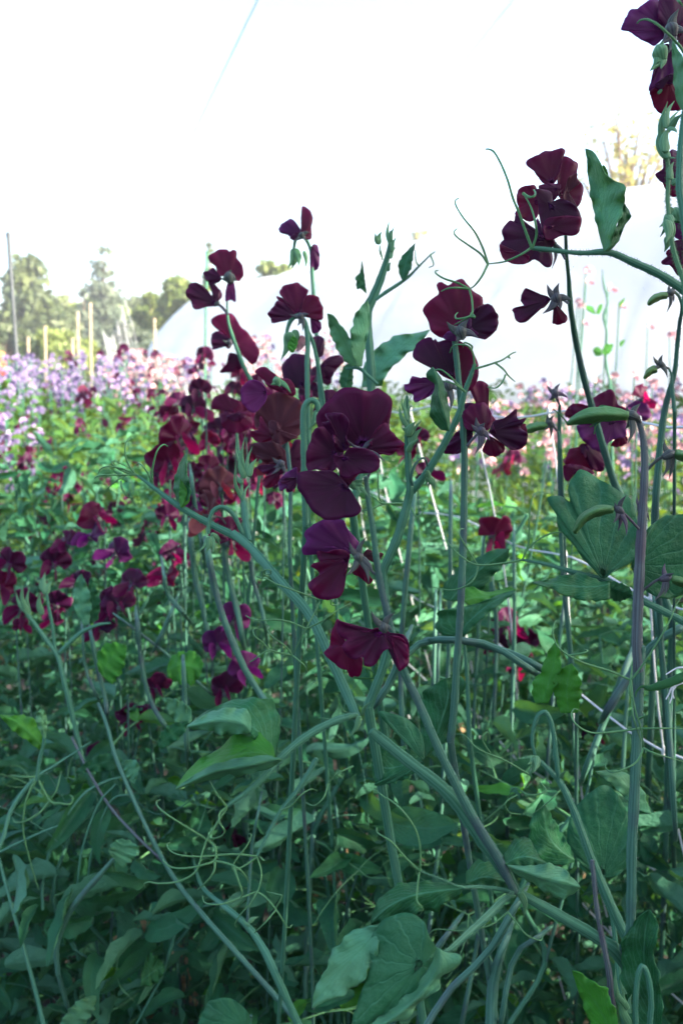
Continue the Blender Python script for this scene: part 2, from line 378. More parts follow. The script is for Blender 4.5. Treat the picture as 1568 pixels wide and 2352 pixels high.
def tree(name, x, ytop, d, w, kind, label, n=5000, mat=0, ls=.2, lean=0, clumps=26):
    """x, ytop: photo pixels of the crown's axis and top; d metres away; w crown width in pixels"""
    top = P(x, ytop, d); base = Vector((top.x - lean, top.y, 0)); Ht = top.z; W = w / FPX * d
    root = empty(name, base, label, 'tree')
    mb = MB(); pts = [(base.x, base.y, -.1), (base.x + lean * .3, base.y + .05, Ht * .35), (base.x + lean * .7, base.y, Ht * .7), (top.x, top.y, Ht * (.96 if kind == 'conifer' else .8))]
    pts = catmull(pts, 12); add_tube(mb, pts, np.linspace(Ht * (.035 if mat != 3 else .014), Ht * .004, 12), sides=7)
    cs, rs = [], []
    for i in range(clumps):
        if kind == 'conifer':
            t = (i + .5) / clumps; h = Ht * (.14 + .86 * t); rad = W * .5 * (1 - t) ** .75
            k = max(1, int(6 * (1 - t)) + 1)
            for q in range(k):
                a = rnd.uniform(0, 6.28); e = rad * rnd.uniform(.55, 1.05)
                c = (base.x + lean * t + math.cos(a) * e * .7, base.y + math.sin(a) * e * .7, h + rnd.uniform(-.1, .1) * Ht)
                cs.append(c); rs.append(.12 * W + .26 * rad)
                add_tube(mb, [(base.x + lean * t, base.y, h), c], np.array([.012, .004]) * Ht * .5, sides=4)
        else:
            a = rnd.uniform(0, 6.28); t = rnd.uniform(.0, 1); e = W * .5 * math.sin(math.pi * (.18 + .75 * t)) * rnd.uniform(.3, 1)
            c = (base.x + lean * t + math.cos(a) * e, base.y + math.sin(a) * e, Ht * (.28 + .66 * t)); cs.append(c); rs.append(W * rnd.uniform(.09, .17))
            add_tube(mb, catmull([(base.x + lean * .3, base.y, Ht * (.2 + .4 * t)), ((base.x + c[0]) / 2, (base.y + c[1]) / 2, c[2] * .85), c], 6), np.linspace(.010, .003, 6) * Ht, sides=5)
    mb.build('trunk', M['bark'], root, base)
    V, F, UV = leaf_cloud(cs, rs, n, ls, .55 if kind == 'conifer' else .8)
    mb = MB(); mb.add(V, F, UV); mb.build('crown', TM[mat], root, base, smooth=False)
G = 'trees beyond the field'
tree('conifer_tree', 62, 607, 30, 235, 'conifer', 'tall broad pine behind the dark metal pole at the left edge', 9000, 0, .2, clumps=30)
tree('conifer_tree', 140, 690, 32, 150, 'conifer', 'shorter pine close to the right of the broad pine by the pole', 5000, 0, .2)
tree('conifer_tree', 237, 600, 36, 165, 'conifer', 'slender pointed bluish conifer standing alone in the gap of sky', 5000, 2, .17)
tree('conifer_tree', 190, 668, 34, 80, 'conifer', 'small dark conifer on the left flank of the slender pointed one', 2500, 2, .15)
tree('broadleaf_tree', 420, 640, 26, 210, 'round', 'bright yellow green broadleaf tree behind the left end of the tunnel', 9000, 1, .15)
tree('broadleaf_tree', 345, 668, 28, 140, 'round', 'mid green rounded tree behind the sagging net', 6000, 1, .15)
tree('broadleaf_tree', 130, 760, 22, 230, 'round', 'low yellow green bushy tree above the lilac flowers', 8000, 1, .12)
tree('broadleaf_tree', 0, 740, 24, 160, 'round', 'low bushy tree cut by the left edge behind the coral flowers', 5000, 0, .13)
tree('broadleaf_tree', 300, 735, 24, 170, 'round', 'low dark green bushy tree at the foot of the conifer', 6000, 2, .13)
tree('broadleaf_tree', 195, 690, 40, 260, 'round', 'distant pale tree line between the low bushy trees', 7000, 1, .17)
tree('broadleaf_tree', 310, 690, 42, 230, 'round', 'distant pale tree behind the net, right of the slender conifer', 7000, 0, .17)
tree('conifer_tree', 480, 545, 30, 60, 'conifer', 'thin pointed evergreen rising behind the round-topped stake and flower', 2500, 0, .12)
tree('broadleaf_tree', 620, 585, 24, 190, 'round', 'green treetop showing over the arch of the tunnel', 4500, 1, .12)
tree('sparse_tree', 1450, 215, 15.5, 330, 'round', 'thinly leaved yellowish tree over the tunnel at the upper right', 1100, 3, .07, clumps=44)
tree('sparse_tree', 960, 505, 22, 120, 'round', 'faint sparse treetop peeping over the tunnel ridge', 500, 3, .09)

# ---- unseen evergreens added right of and behind the camera to shade the near rows
def shade_hedge():
    base = Vector((3.6, -3, 0)); root = empty('shade_hedge', base, 'tall unseen evergreen row added right of the camera to shade the near rows', 'shade_hedge')
    for i in range(9):
        mb = MB(); y = -8.4 + i * .95 + rnd.uniform(-.2, .2); add_tube(mb, [(3.9, y, 0), (3.95, y + .1, 2.5), (3.9, y, 4.4)], np.array([.09, .06, .03]), sides=7); mb.build('trunk', M['bark'], root, base)
    cs = [(3.9 + rnd.uniform(-.35, .35), rnd.uniform(-8.5, -.55), rnd.uniform(.2, 5.0)) for _ in range(330)]; rs = [rnd.uniform(.45, .7) for _ in cs]
    V, F, UV = leaf_cloud(cs, rs, 60000, .08, .9); mb = MB(); mb.add(V, F, UV); mb.build('crown', TM[2], root, base, smooth=False)
shade_hedge()

# ---- poles, stakes
def pole(name, x0, y0, x1, y1, d, wpx, mat, label, cat='pole', group=None, cap=False):
    a = P(x0, y0, d); b = P(x1, y1, d); dr = (b - a).normalized(); bot = a + dr * (a.z / -dr.z) if dr.z < 0 else b
    base = Vector((bot.x, bot.y, 0)); root = empty(name, base, label, cat, group)
    r = wpx / 2 / FPX * d
    mb = MB(); pts = catmull([tuple(a), tuple((a + bot) / 2 + Vector((r * .4, 0, 0))), tuple(bot - Vector((0, 0, .05)))], 14)
    add_tube(mb, pts, r * (1 + .04 * np.sin(np.arange(14) * 2.1)), sides=9, rough=.03); mb.build('shaft', mat, root, base)
    mb = MB(); add_tube(mb, [tuple(a + Vector((0, 0, r * .2))), tuple(a + Vector((0, 0, -r * 2.5)))], [r * 1.25, r * 1.2], sides=9); mb.build('tip', mat, root, base)
pole('metal_pole', 19, 535, 40, 870, 4.2, 9, M['metal'], 'tall thin dark metal pole leaning beside the lilac flowers at the left edge')
pole('garden_cane', 475, 577, 471, 800, 3.0, 5.5, M['stem'], 'thin green garden cane behind the flower spray left of the tunnel arch', 'cane')
SG = 'wooden stakes among the far flower rows'
for (x, y0, y1, w, d, lb) in ((103, 750, 812, 6, 7.0, 'weathered wooden stake with a blunt top below the broad pine'), (207, 697, 800, 6, 7.6, 'tallest wooden stake, holding the left corner of the sagging net'),
        (178, 718, 810, 6, 7.5, 'wooden stake standing just left of the tallest one'), (64, 775, 812, 6, 8.0, 'short wooden stake between the metal pole and the blunt-topped one'),
        (166, 778, 815, 6, 8.2, 'short stump-like stake below the pair of tall stakes'), (354, 732, 800, 6, 8.6, 'orange-brown stake behind the net near the tunnel end')):
    pole('wooden_stake', x, y0, x + 1, y1, d, w, M['wood'], lb, 'stake', SG)

# ---- white plastic trellis nets along the row
def net(label, s0, s1, h0, rows, sagk):
    bx = P(0, 0, 1); base = Vector((.180 - .317 * (s0 + s1) / 2, .95 + .948 * (s0 + s1) / 2, 0)); root = empty('trellis_net', base, label, 'net')
    def q(s, h):
        x = .180 - .317 * s; y = .95 + .948 * s
        ph = max(0, min(1, (s - s0) / (s1 - s0))); sag = sagk * 4 * ph * (1 - ph) * (.4 + .6 * max(0, min(1, (h - h0) / .4)))
        return (x - .19 * (h - 1.12) + .012 * math.sin(s * 9 + h * 7), y + .012 * math.sin(s * 7 + h * 11), h - sag + .006 * math.sin(s * 23 + h * 5))
    ss = np.arange(s0, s1, .15); hs = np.array([h0 + .148 * i for i in range(rows)])
    mb = MB()
    for s in ss: add_tube(mb, [q(s, h) for h in np.linspace(hs[0], hs[-1], 22)], .0012, sides=4)
    for h in hs: add_tube(mb, [q(s, h) for s in np.linspace(ss[0], ss[-1], 80)], .0012, sides=4)
    for s in ss:
        for h in hs:
            p = np.array(q(s, h)); add_tube(mb, [p - [0, 0, .005], p, p + [0, 0, .005]], [.0010, .0025, .0010], sides=5)
    mb.build('mesh', M['net'], root, base)
net('near white plastic net of large squares behind the tall stalks right of centre', -.6, 2.9, 1.125 - .148 * 5, 7, .035)
net('far white net sagging between stakes in front of the conifers', 4.6, 8.6, 1.02, 6, .16)
# ---- thin wires overhead, running away
for (a, b, r, lb) in ((P(620, -60, 2.4), P(452, 290, 5.0), .0030, 'longer pale wire crossing the sky at the upper left'), (P(1210, -40, 3.0), P(1060, 145, 5.4), .0016, 'shorter faint wire crossing the sky right of the centre')):
    mb = MB(); n = 40; t = np.linspace(0, 1, n)[:, None]; A_ = np.array(a); B_ = np.array(b); ext = A_ + (A_ - B_) * 2.5; far = B_ + (B_ - A_) * 5
    pts = np.vstack([ext, A_, B_, far]); pts = catmull(pts, n); add_tube(mb, pts, r, sides=6)
    o = mb.build('overhead_wire', plain_mat('pale_wire', (.45, .5, .6), noise=.05), None); tag(o, lb, 'wire')
# ============================================================ PLANT PIECES
def petal(mb, outline, base, d, cup=.25, ruf=.06, k=5, gx=0., gy=0., rings=9, n=72, ph=None, dish=0.):
    """outline, base: photo pixels; surface grows from base to the outline, cupped and ruffled in depth"""
    ph = rnd.uniform(0, 6) if ph is None else ph
    o = catmull(outline, n, True); b = np.array(base, float)
    L0 = np.linalg.norm(o - b, axis=1); qa = np.arange(n) / n * 6.2832; nz_ = sum(.5 ** j * np.sin(qa * f_ + ph * (j + 1)) for j, f_ in enumerate((7, 13, 22, 31)))
    o = b + (o - b) * (1 + np.minimum(.014, 2.2 / np.maximum(L0, 1)) * nz_)[:, None]
    L = np.linalg.norm(o - b, axis=1); size = L.max(); ang = np.arctan2(o[:, 1] - b[1], o[:, 0] - b[0])
    V = [tuple(P(b[0], b[1], d))]; UV = [(.5, 0)]
    arc = np.arange(n) / n
    for r in range(1, rings + 1):
        t = r / rings
        for i in range(n):
            wv = .62 * math.sin(k * arc[i] * 2 * math.pi + ph + 1.6 * t) + .3 * math.sin((k * 1.7 + 1) // 1 * arc[i] * 2 * math.pi + ph * 2 - 2.2 * t)
            fold = .35 * math.sin(2 * ang[i] + ph + t) * t * .3
            x, y = b + (o[i] - b) * t
            dd = size / FPX * d * (cup * (t * t) * (L[i] / size) - dish * math.sin(math.pi * t) * .3 + ruf * wv * t ** 3 + .25 * ruf * (math.sin(11 * arc[i] * 6.283 + ph * 3) + .7 * math.sin(19 * arc[i] * 6.283 - ph)) * t ** 7 + fold * .3) + ((x - b[0]) * gx + (y - b[1]) * gy) / FPX * d
            V.append(tuple(P(x, y, d + dd))); UV.append((arc[i], t))
    F = [(1 + i, 1 + (i + 1) % n) for i in range(n)]
    tri = np.array([(0, a, b_) for a, b_ in F])
    fo = grid_faces(rings, n, True) + 1
    n0 = mb.n; mb.v.append(np.array(V)); mb.uv.append(np.array(UV)); mb.f += [tri + n0, fo + n0]; mb.n += len(V)

def strip(mb, e1, mid, e2, d, dz=(0, 0, 0), nu=34, nv=6, wav=.012, dend=0., k=7):
    """leaf between two edge lines with its midrib, all from base to tip, photo pixels; dz: depth offsets (m) of edge1, midrib, edge2"""
    a, m_, b = (catmull(q, nu) for q in (e1, mid, e2))
    wav = wav * min(1, np.linalg.norm(m_[-1] - m_[0]) * d / 60); rows = []; UV = []; p1, p2 = rnd.uniform(0, 6), rnd.uniform(0, 6)
    for i in range(nu):
        t = i / (nu - 1); env = math.sin(math.pi * min(1, t * .98 + .02)) ** .5
        for j in range(2 * nv + 1):
            s = j / nv - 1
            p = m_[i] + (a[i] - m_[i]) * (-s) if s < 0 else m_[i] + (b[i] - m_[i]) * s
            p = p + (p - m_[i]) * (.075 * math.sin(i * .8 + p1) + .05 * math.sin(i * 1.55 + p2)) * s * s * env if 0 < i < nu - 1 else p
            z = dz[1] + ((dz[0] - dz[1]) if s < 0 else (dz[2] - dz[1])) * abs(s) ** .8
            z = z * env + wav * abs(s) ** 2 * (math.sin(k * t * 3.1 + (p1 if s > 0 else p2)) + .5 * math.sin(k * t * 5.3 + p2)) * env * .5 + .0004 * math.sin(t * 23 + s * 4 + p1) * (1 - abs(s))
            rows.append(tuple(P(p[0], p[1], d + z + dend * t))); UV.append((j / (2 * nv), t))
    mb.add(rows, grid_faces(nu, 2 * nv + 1), UV)

def sweep(mb, pts, w, d, flat=1., ribs=0., n=None, sides=8, wob=0):
    """tube along photo pixels; w width in pixels (start, end) or list; d depth likewise"""
    m_ = len(pts); w = np.interp(np.linspace(0, 1, m_), np.linspace(0, 1, len(w)), w) if hasattr(w, '__len__') else np.full(m_, w)
    d = np.interp(np.linspace(0, 1, m_), np.linspace(0, 1, len(d)), d) if hasattr(d, '__len__') else np.full(m_, d)
    P3 = [(*P(p[0], p[1], dd), ww / 2 / FPX * dd) for p, ww, dd in zip(pts, w, d)]
    n = n or max(8, m_ * 6)
    c = catmull(P3, n)
    ii = np.arange(len(c)); c[:, 3] *= 1 + .045 * np.sin(ii * .9 + c[0, 0] * 90) + .035 * np.sin(ii * 2.3 + c[0, 2] * 70)
    add_tube(mb, c[:, :3], np.maximum(c[:, 3], 1e-4), sides=sides, flat=flat, ribs=ribs, side_dir=FW if flat < 1 or ribs else None)

def sepal(mb, c, tip, w, d, dt):
    """one pointed sepal: tapered, bent spike"""
    p0 = P(c[0], c[1], d); p1 = P(tip[0], tip[1], d + dt); mid = (p0 + p1) / 2 + (p1 - p0).cross(FW).normalized() * (p1 - p0).length * .10
    c_ = catmull([tuple(p0), tuple(mid), tuple(p1)], 10); r = w / 2 / FPX * d
    add_tube(mb, c_, r * np.array([.7, .95, 1, .95, .85, .7, .52, .36, .2, .06]), sides=7, flat=.35, side_dir=FW)
def blob(mb, c, tipdir, L, w, d, prof=(.2, .7, 1, .95, .75, .5)):
    p0 = P(c[0] - tipdir[0] * L / 2, c[1] - tipdir[1] * L / 2, d); p1 = P(c[0] + tipdir[0] * L / 2, c[1] + tipdir[1] * L / 2, d)
    n = 12; pts = [tuple(p0.lerp(p1, i / (n - 1))) for i in range(n)]
    add_tube(mb, pts, w / 2 / FPX * d * np.interp(np.linspace(0, 1, n), np.linspace(0, 1, len(prof)), prof), sides=10, ribs=.08)

class Plant:
    """a rooted plant; every stroke becomes a part parented to its Empty"""
    def __init__(s, base, label, group=None, name='sweet_pea_plant', cat='plant'):
        s.o = Vector(base); s.root = empty(name, s.o, label, cat, group)
    def part(s, name, mb, mat, parent=None, label=None, solid=0):
        o = mb.build(name, M[mat], parent or s.root, s.o, solid=solid)
        if label: o['label'] = label
        return o
    def stem(s, f, pts, w, d, name='stem', mat='stem', flat=.55, ribs=.1, parent=None, ground=None, sides=12):
        mb = MB(); pts = fr(f, pts); k = FR[f][2]; w = [x * k for x in w] if hasattr(w, '__len__') else w * k
        sweep(mb, pts, w, d, flat, ribs, sides=sides)
        if np.min(d) < .5 and name != 'x':   # fine hairs standing off the stem
            V0 = mb.v[0]; sd = 12 if sides == 12 else sides; nr = len(V0) // sd; A3 = V0[:nr * sd].reshape(nr, sd, 3); cen = A3.mean(1); Ls = np.linalg.norm(np.diff(cen, axis=0), axis=1).sum(); nh = int(min(900, Ls * 5200))
            ri = nrs.randint(0, nr - 1, nh); fr_ = nrs.rand(nh)[:, None]; ci = nrs.randint(0, sd, nh)
            b0 = A3[ri, ci] * (1 - fr_) + A3[ri + 1, ci] * fr_; cc = cen[ri] * (1 - fr_) + cen[ri + 1] * fr_; o_ = b0 - cc; o_ /= np.linalg.norm(o_, axis=1)[:, None] + 1e-9; tg = A3[ri + 1, ci] - A3[ri, ci]; tg /= np.linalg.norm(tg, axis=1)[:, None] + 1e-9
            ln_ = (.0005 + .0008 * nrs.rand(nh))[:, None]; hv = np.stack([b0 - tg * .00009 - o_ * .0001, b0 + tg * .00009 - o_ * .0001, b0 + o_ * ln_ + tg * ln_ * .3 * nrs.randn(nh, 1)], 1).reshape(-1, 3)
            mb.add(hv, np.arange(3 * nh).reshape(-1, 3))
        if ground:   # carry the stem on down to the soil, out of the photo
            dd = d[0] if hasattr(d, '__len__') else d; p = P(pts[0][0], pts[0][1], dd); g = s.o
            ww = (w[0] if hasattr(w, '__len__') else w) / 2 / FPX * dd
            add_tube(mb, catmull([tuple(p), tuple(p.lerp(g, .5) + Vector((.03, .02, 0))), tuple(g - Vector((0, 0, .02)))], 12), ww, sides=8, flat=.7, side_dir=FW)
        return s.part(name, mb, mat, parent)
    def tendrils(s, f, lines, d, w=5., parent=None, name='tendril', mat='tendril'):
        """lines: each a list of points; the first is the main stalk of the tendril; all of one tendril in one mesh"""
        mb = MB()
        for ln in lines:
            sweep(mb, fr(f, ln), [w * .9, w * .75, w * .6, w * .4], d if hasattr(d, '__len__') else [d, d - .006, d + .004], sides=6, n=max(14, len(ln) * 7))
        return s.part(name, mb, mat, parent)
    def leafs(s, f, e1, mid, e2, d, dz=(0, 0, 0), mat='leaf', parent=None, wav=.010, label=None, dend=0):
        mb = MB(); strip(mb, fr(f, e1), fr(f, mid), fr(f, e2), d, dz, wav=wav, dend=dend); return s.part('leaf', mb, mat, parent, label, solid=.0005)
    def leaffan(s, f, outline, base, d, mat='leaf_fan', cup=.12, ruf=.03, gx=0, gy=0, parent=None, k=6, name='leaf'):
        mb = MB(); petal(mb, fr(f, outline), fr(f, [base])[0], d, cup, ruf, k, gx, gy, rings=12, n=96); return s.part(name, mb, mat, parent, solid=.0005)
    def flower(s, f, petals, calyx=None, label=None, d=.4, pedicel=None, cmat='calyx'):
        """petals: (outline, base, material, depth offset, options); the first is the banner and carries the rest"""
        fo = None
        for i, (ol, b, mt, dz, kw) in enumerate(petals):
            mb = MB(); petal(mb, fr(f, ol), fr(f, [b])[0], d + dz, **{**dict(cup=.22, ruf=.07), **{a: b_ for a, b_ in kw.items() if a != 'nm'}})
            o = s.part('flower' if i == 0 else kw.get('nm', 'wing_petal'), mb, mt, fo, label if i == 0 else None, solid=.0004)
            if i == 0: fo = o
        if calyx:
            c, tips, w, cd = calyx; mb = MB(); c_ = fr(f, [c])[0]; k = FR[f][2]
            for t in tips: sepal(mb, c_, fr(f, [t])[0], w * k, d + cd, -.002)
            blob(mb, c_, (.3, .9), w * k * 1.6, w * k * 1.5, d + cd); s.part('calyx', mb, cmat, fo)
        if pedicel:
            mb = MB(); sweep(mb, fr(f, pedicel), [7, 6], [d + .004, d + .002], n=14); s.part('pedicel', mb, 'stem_dark', fo)
        return fo

# ---- generic leaf, in metres: grows along +Y from the origin, upper side +Z
def leaf_grid(Ln, W, fold=.35, curl=.25, wave=.1, tw=0., ph=0., nu=13, nv=3):
    V = []; UV = []
    for i in range(nu):
        t = i / (nu - 1); w = W / 2 * (math.sin(math.pi * min(1, (t * .93 + .03)) ** .72) ** .75) if t < .995 else 0
        cx = .06 * Ln * math.sin(t * 3 + ph)
        for j in range(2 * nv + 1):
            s = j / nv - 1
            x = cx + s * w * math.cos(fold); z = abs(s) * w * math.sin(fold) - curl * Ln * t * t + wave * W * abs(s) ** 1.5 * math.sin(t * 15 + ph + (2 if s > 0 else 0)) * math.sin(math.pi * t) ** .5
            z += .035 * W * math.sin(t * 31 + s * 5 + ph * 3) * math.sin(s * 6 + ph) * (1 if 0 < i < nu - 1 else 0)
            y = Ln * (t - .12 * curl * t * t); a = tw * t
            V.append((x * math.cos(a) - z * math.sin(a), y, x * math.sin(a) + z * math.cos(a))); UV.append((j / (2 * nv), t))
    return np.array(V), grid_faces(nu, 2 * nv + 1), np.array(UV)
def rotm(yaw=0, pitch=0, roll=0):
    return np.array(Euler((pitch, roll, yaw), 'XYZ').to_matrix())
def curl_path(p, direction, L, curl, n=12, seed=None):
    """thin wandering line that coils at the end"""
    q = random.Random(seed) if seed is not None else rnd
    d = Vector(direction).normalized(); p = Vector(p); ax = Vector((q.uniform(-1, 1), q.uniform(-1, 1), q.uniform(-.5, .5))).normalized(); out = [tuple(p)]
    for i in range(n):
        t = i / n; ang = .10 * q.uniform(-1, 1) + .14 * math.sin(t * 4) + curl * max(0, t - .55) * 2.4
        d = Matrix.Rotation(ang, 3, ax) @ d; p = p + d * L / n * (1 if t < .65 else .55); out.append(tuple(p))
    return out

# ---- generic sweet pea bloom, in metres, base at origin, faces -Y, up +Z, about 45 mm across
def bloom_piece(kind, seed, lod=0):
    q = random.Random(seed); mb = MB()
    def fan(a0, a1, rf, pos, n, rings):
        V = []; UV = []
        for r in range(rings + 1):
            for i in range(n + 1):
                u = i / n; a = a0 + (a1 - a0) * u; V.append(pos(a, u, r / rings)); UV.append((u, r / rings))
        mb.add(V, grid_faces(rings + 1, n + 1), UV)
    n, rg = (28, 7) if lod == 0 else (12, 3)
    if kind == 'banner':
        ph = q.uniform(0, 6); asym = q.uniform(-.15, .15); tilt = q.uniform(.15, .5); k = q.choice([3, 4, 5])
        def pos(a, u, t):
            Rr = .0265 * (1 + .10 * math.cos(2 * a) - .10 * math.exp(-(a / .16) ** 2) + .05 * math.sin(5 * a + ph) + asym * math.sin(a)) * (1 - .35 * (abs(a) / 2.1) ** 6)
            r = Rr * t; x = r * math.sin(a); z = r * math.cos(a)
            y = .004 + .30 * z * tilt * 2 + r * .22 * math.cos(2 * a) * -1 * t + .0042 * t * t * math.sin(k * a * 1.6 + ph) + .0022 * t ** 3 * math.sin(11 * a + ph) - .003 * (1 - t) * math.exp(-(a / .3) ** 2)
            return (x * (1.08), y, z + .004)
        fan(-2.05, 2.05, None, pos, n, rg)
    elif kind == 'wing':
        for sg in ((-1, 1) if lod else (seed % 2 * 2 - 1,)):
            ph = q.uniform(0, 6); sp = q.uniform(.15, .6)
            def pos(a, u, t, sg=sg):
                Rr = .019 * (1 + .15 * math.sin(2 * a + ph)); r = Rr * t * (.55 + .45 * math.cos(a * .8)); x0 = r * math.sin(a) * .9; l = r * math.cos(a) * 1.2 + .004 * t
                dn = .55; return (sg * (.002 + sp * l + .25 * abs(x0)) , -l * math.cos(dn) - .001 + .002 * t * math.sin(4 * a + ph), x0 * .9 - l * math.sin(dn) + .003 * t * t * math.sin(3 * a + ph) + .003)
            fan(-1.7, 1.7, None, pos, max(8, n * 2 // 3), rg)
    return mb
def add_calyx_local(mb, seed=0, lod=0):
    q = random.Random(seed)
    add_tube(mb, [(0, .010, .001), (0, .006, 0), (0, .001, 0), (0, -.003, 0)], [.0012, .0036, .0044, .0038], sides=8)
    for i in range(5):
        a = i * 1.2566 + .3; r = .0036
        pts = catmull([(r * math.cos(a), 0, r * math.sin(a)), (r * 1.9 * math.cos(a), -.005, r * 1.9 * math.sin(a)), (r * 3.1 * math.cos(a + .2), -.0075 + .003 * q.random(), r * 3.1 * math.sin(a + .2))], 5)
        add_tube(mb, pts, [.0016, .0016, .0012, .0007, .0001], sides=4)
    add_tube(mb, catmull([(0, .009, .001), (0, .016, -.002), (.001, .019, -.010)], 7), .0009, sides=5)
BLOOM = {}
def make_bloom(seed, pm):
    """unlinked template: returns function that creates a bloom under a parent"""
    key = (seed, pm)
    if key not in BLOOM:
        BLOOM[key] = (bloom_piece('banner', seed).mesh('banner', M[pm]), bloom_piece('wing', seed * 2).mesh('wing', M[pm]), bloom_piece('wing', seed * 2 + 1).mesh('wing', M[pm]), None)
        c = MB(); add_calyx_local(c, seed); BLOOM[key] = BLOOM[key][:3] + (c.mesh('calyx', M['calyx'] if pm in ('maroon', 'wine', 'purple', 'brown') else M['calyx_green']),)
    return BLOOM[key]
def put_bloom(parent, loc, rot, scale, seed, pm):
    b, w1, w2, c = make_bloom(seed, pm)
    fo = bpy.data.objects.new('flower', b); COL.objects.link(fo); fo.parent = parent; fo.location = loc; fo.rotation_euler = rot; fo.scale = (scale,) * 3
    m_ = fo.modifiers.new('thickness', 'SOLIDIFY'); m_.thickness = .0004; m_.offset = 0
    for nm, me in (('wing_petal', w1), ('wing_petal', w2), ('calyx', c)):
        o = bpy.data.objects.new(nm, me); COL.objects.link(o); o.parent = fo
    return fo
LOWB = {}
def low_bloom(parent, loc, rot, scale, seed, pm):
    key = (seed, pm)
    if key not in LOWB:
        a = bloom_piece('banner', seed, 1); b = bloom_piece('wing', seed, 1); mb = MB()
        for q in (a, b):
            for v, uv in zip(q.v, q.uv): mb.v.append(v); mb.uv.append(uv)
            for f in q.f: mb.f.append(f + mb.n)
            mb.n += q.n
        LOWB[key] = mb.mesh('bloom', M[pm])
    o = bpy.data.objects.new('flower', LOWB[key]); COL.objects.link(o); o.parent = parent; o.location = loc; o.rotation_euler = rot; o.scale = (scale,) * 3
    return o
# ============================================================ THE NEAR PLANTS, traced
def bushy(P_, f, tips):  # cluster of little unopened leaflets and buds at a shoot tip
    mb = MB()
    for (c, t, w, d) in tips:
        c_, t_ = fr(f, [c, t]); sepal(mb, c_, t_, w * FR[f][2], d, rnd.uniform(-.006, .006))
    return P_.part('shoot_tip', mb, 'calyx_green')

# ---- 1 the main vine and central flowering spike
p = Plant((.34, .46, 0), 'large winged vine zigzagging from lower right to the left, bearing the central dark flower spike')
p.stem('H', [(1400, 2150), (1330, 1800), (1240, 1600), (1110, 1500), (940, 1400), (760, 1300), (700, 1262)], [60, 70, 74, 64, 60, 50, 44], [.43, .385], ground=1, flat=.3)
p.stem('H', [(700, 1262), (620, 1130), (520, 990), (430, 860), (360, 770), (260, 680), (130, 580), (0, 475), (-60, 425)], [40, 72, 80, 76, 74, 66, 60, 56, 50], [.385, .37], flat=.3)
p.stem('E', [(685, 2190), (620, 2030), (520, 1810), (430, 1610), (340, 1460), (200, 1310), (90, 1180), (0, 1080), (-110, 990)], [46, 60, 62, 62, 60, 58, 56, 52, 50], [.37, .43], flat=.3)
p.stem('I', [(1480, 765), (1400, 670), (1320, 625), (1200, 565), (1030, 470), (940, 405), (860, 345), (780, 285)], [52, 44, 42, 40, 34, 28, 22, 10], [.43, .46], flat=.5)
st = p.stem('H', [(690, 1270), (600, 1090), (520, 960), (440, 820), (370, 680), (310, 560), (240, 400), (170, 240), (100, 110), (40, -10)], [34, 44, 46, 46, 44, 42, 40, 38, 34, 34], [.378, .36], 'flower_stalk', 'stalk', flat=.8)
st = p.stem('E', [(1000, 1930), (950, 1800), (905, 1660), (862, 1500), (825, 1350), (795, 1180), (775, 1000), (748, 830), (725, 640)], [34, 36, 38, 38, 38, 37, 34, 31, 26], [.362, .352], 'flower_stalk', 'stalk', flat=.8)
# node leaf pair to the left and its petiole
lf = p.stem('G', [(1215, 475), (1150, 485), (1060, 520), (960, 575), (880, 635), (800, 710), (740, 780), (640, 870), (530, 950)], [34, 40, 42, 42, 40, 38, 34, 28, 20], [.37, .34], 'leaf_stalk', flat=.45)
p.leafs('G', [(790, 690), (805, 560), (815, 480), (790, 430), (740, 395), (680, 375), (600, 392), (520, 408), (450, 440), (390, 480), (325, 535)],
        [(780, 690), (740, 620), (690, 560), (640, 520), (560, 470), (480, 470), (400, 500), (325, 535)],
        [(770, 695), (700, 640), (655, 570), (620, 560), (560, 540), (480, 505), (400, 515), (325, 535)], .352, (.012, 0, -.004), 'leaf', lf, .006)
p.leafs('G', [(655, 560), (660, 520), (655, 475), (625, 440), (570, 435), (500, 440), (430, 465), (370, 500), (325, 528)],
        [(650, 562), (630, 530), (590, 510), (530, 500), (460, 505), (390, 520), (325, 532)],
        [(645, 565), (600, 572), (540, 568), (500, 575), (470, 560), (410, 548), (370, 545), (325, 540)], .344, (0, -.006, 0), 'leaf_pale', lf, .006, 'pale turned-over half of the leaf')
p.leafs('G', [(780, 695), (775, 640), (745, 600), (700, 570), (640, 562), (570, 565), (540, 610), (480, 655), (400, 700), (340, 750), (300, 800), (265, 858)],
        [(785, 700), (700, 670), (600, 680), (500, 710), (400, 760), (320, 815), (265, 858)],
        [(790, 700), (740, 690), (650, 700), (570, 712), (480, 735), (400, 770), (320, 820), (265, 860)], .338, (.016, .004, 0), 'leaf_bright', lf, .005)
p.leafs('G', [(800, 698), (740, 685), (650, 690), (560, 705), (480, 725), (400, 765), (320, 815), (265, 860)],
        [(810, 702), (740, 712), (650, 735), (560, 750), (480, 765), (400, 795), (330, 830), (265, 860)],
        [(825, 706), (760, 745), (700, 765), (620, 782), (590, 795), (540, 780), (470, 805), (350, 830), (265, 862)], .330, (0, -.005, .002), 'leaf_pale', lf, .004, 'pale lower half folded up along the midrib')
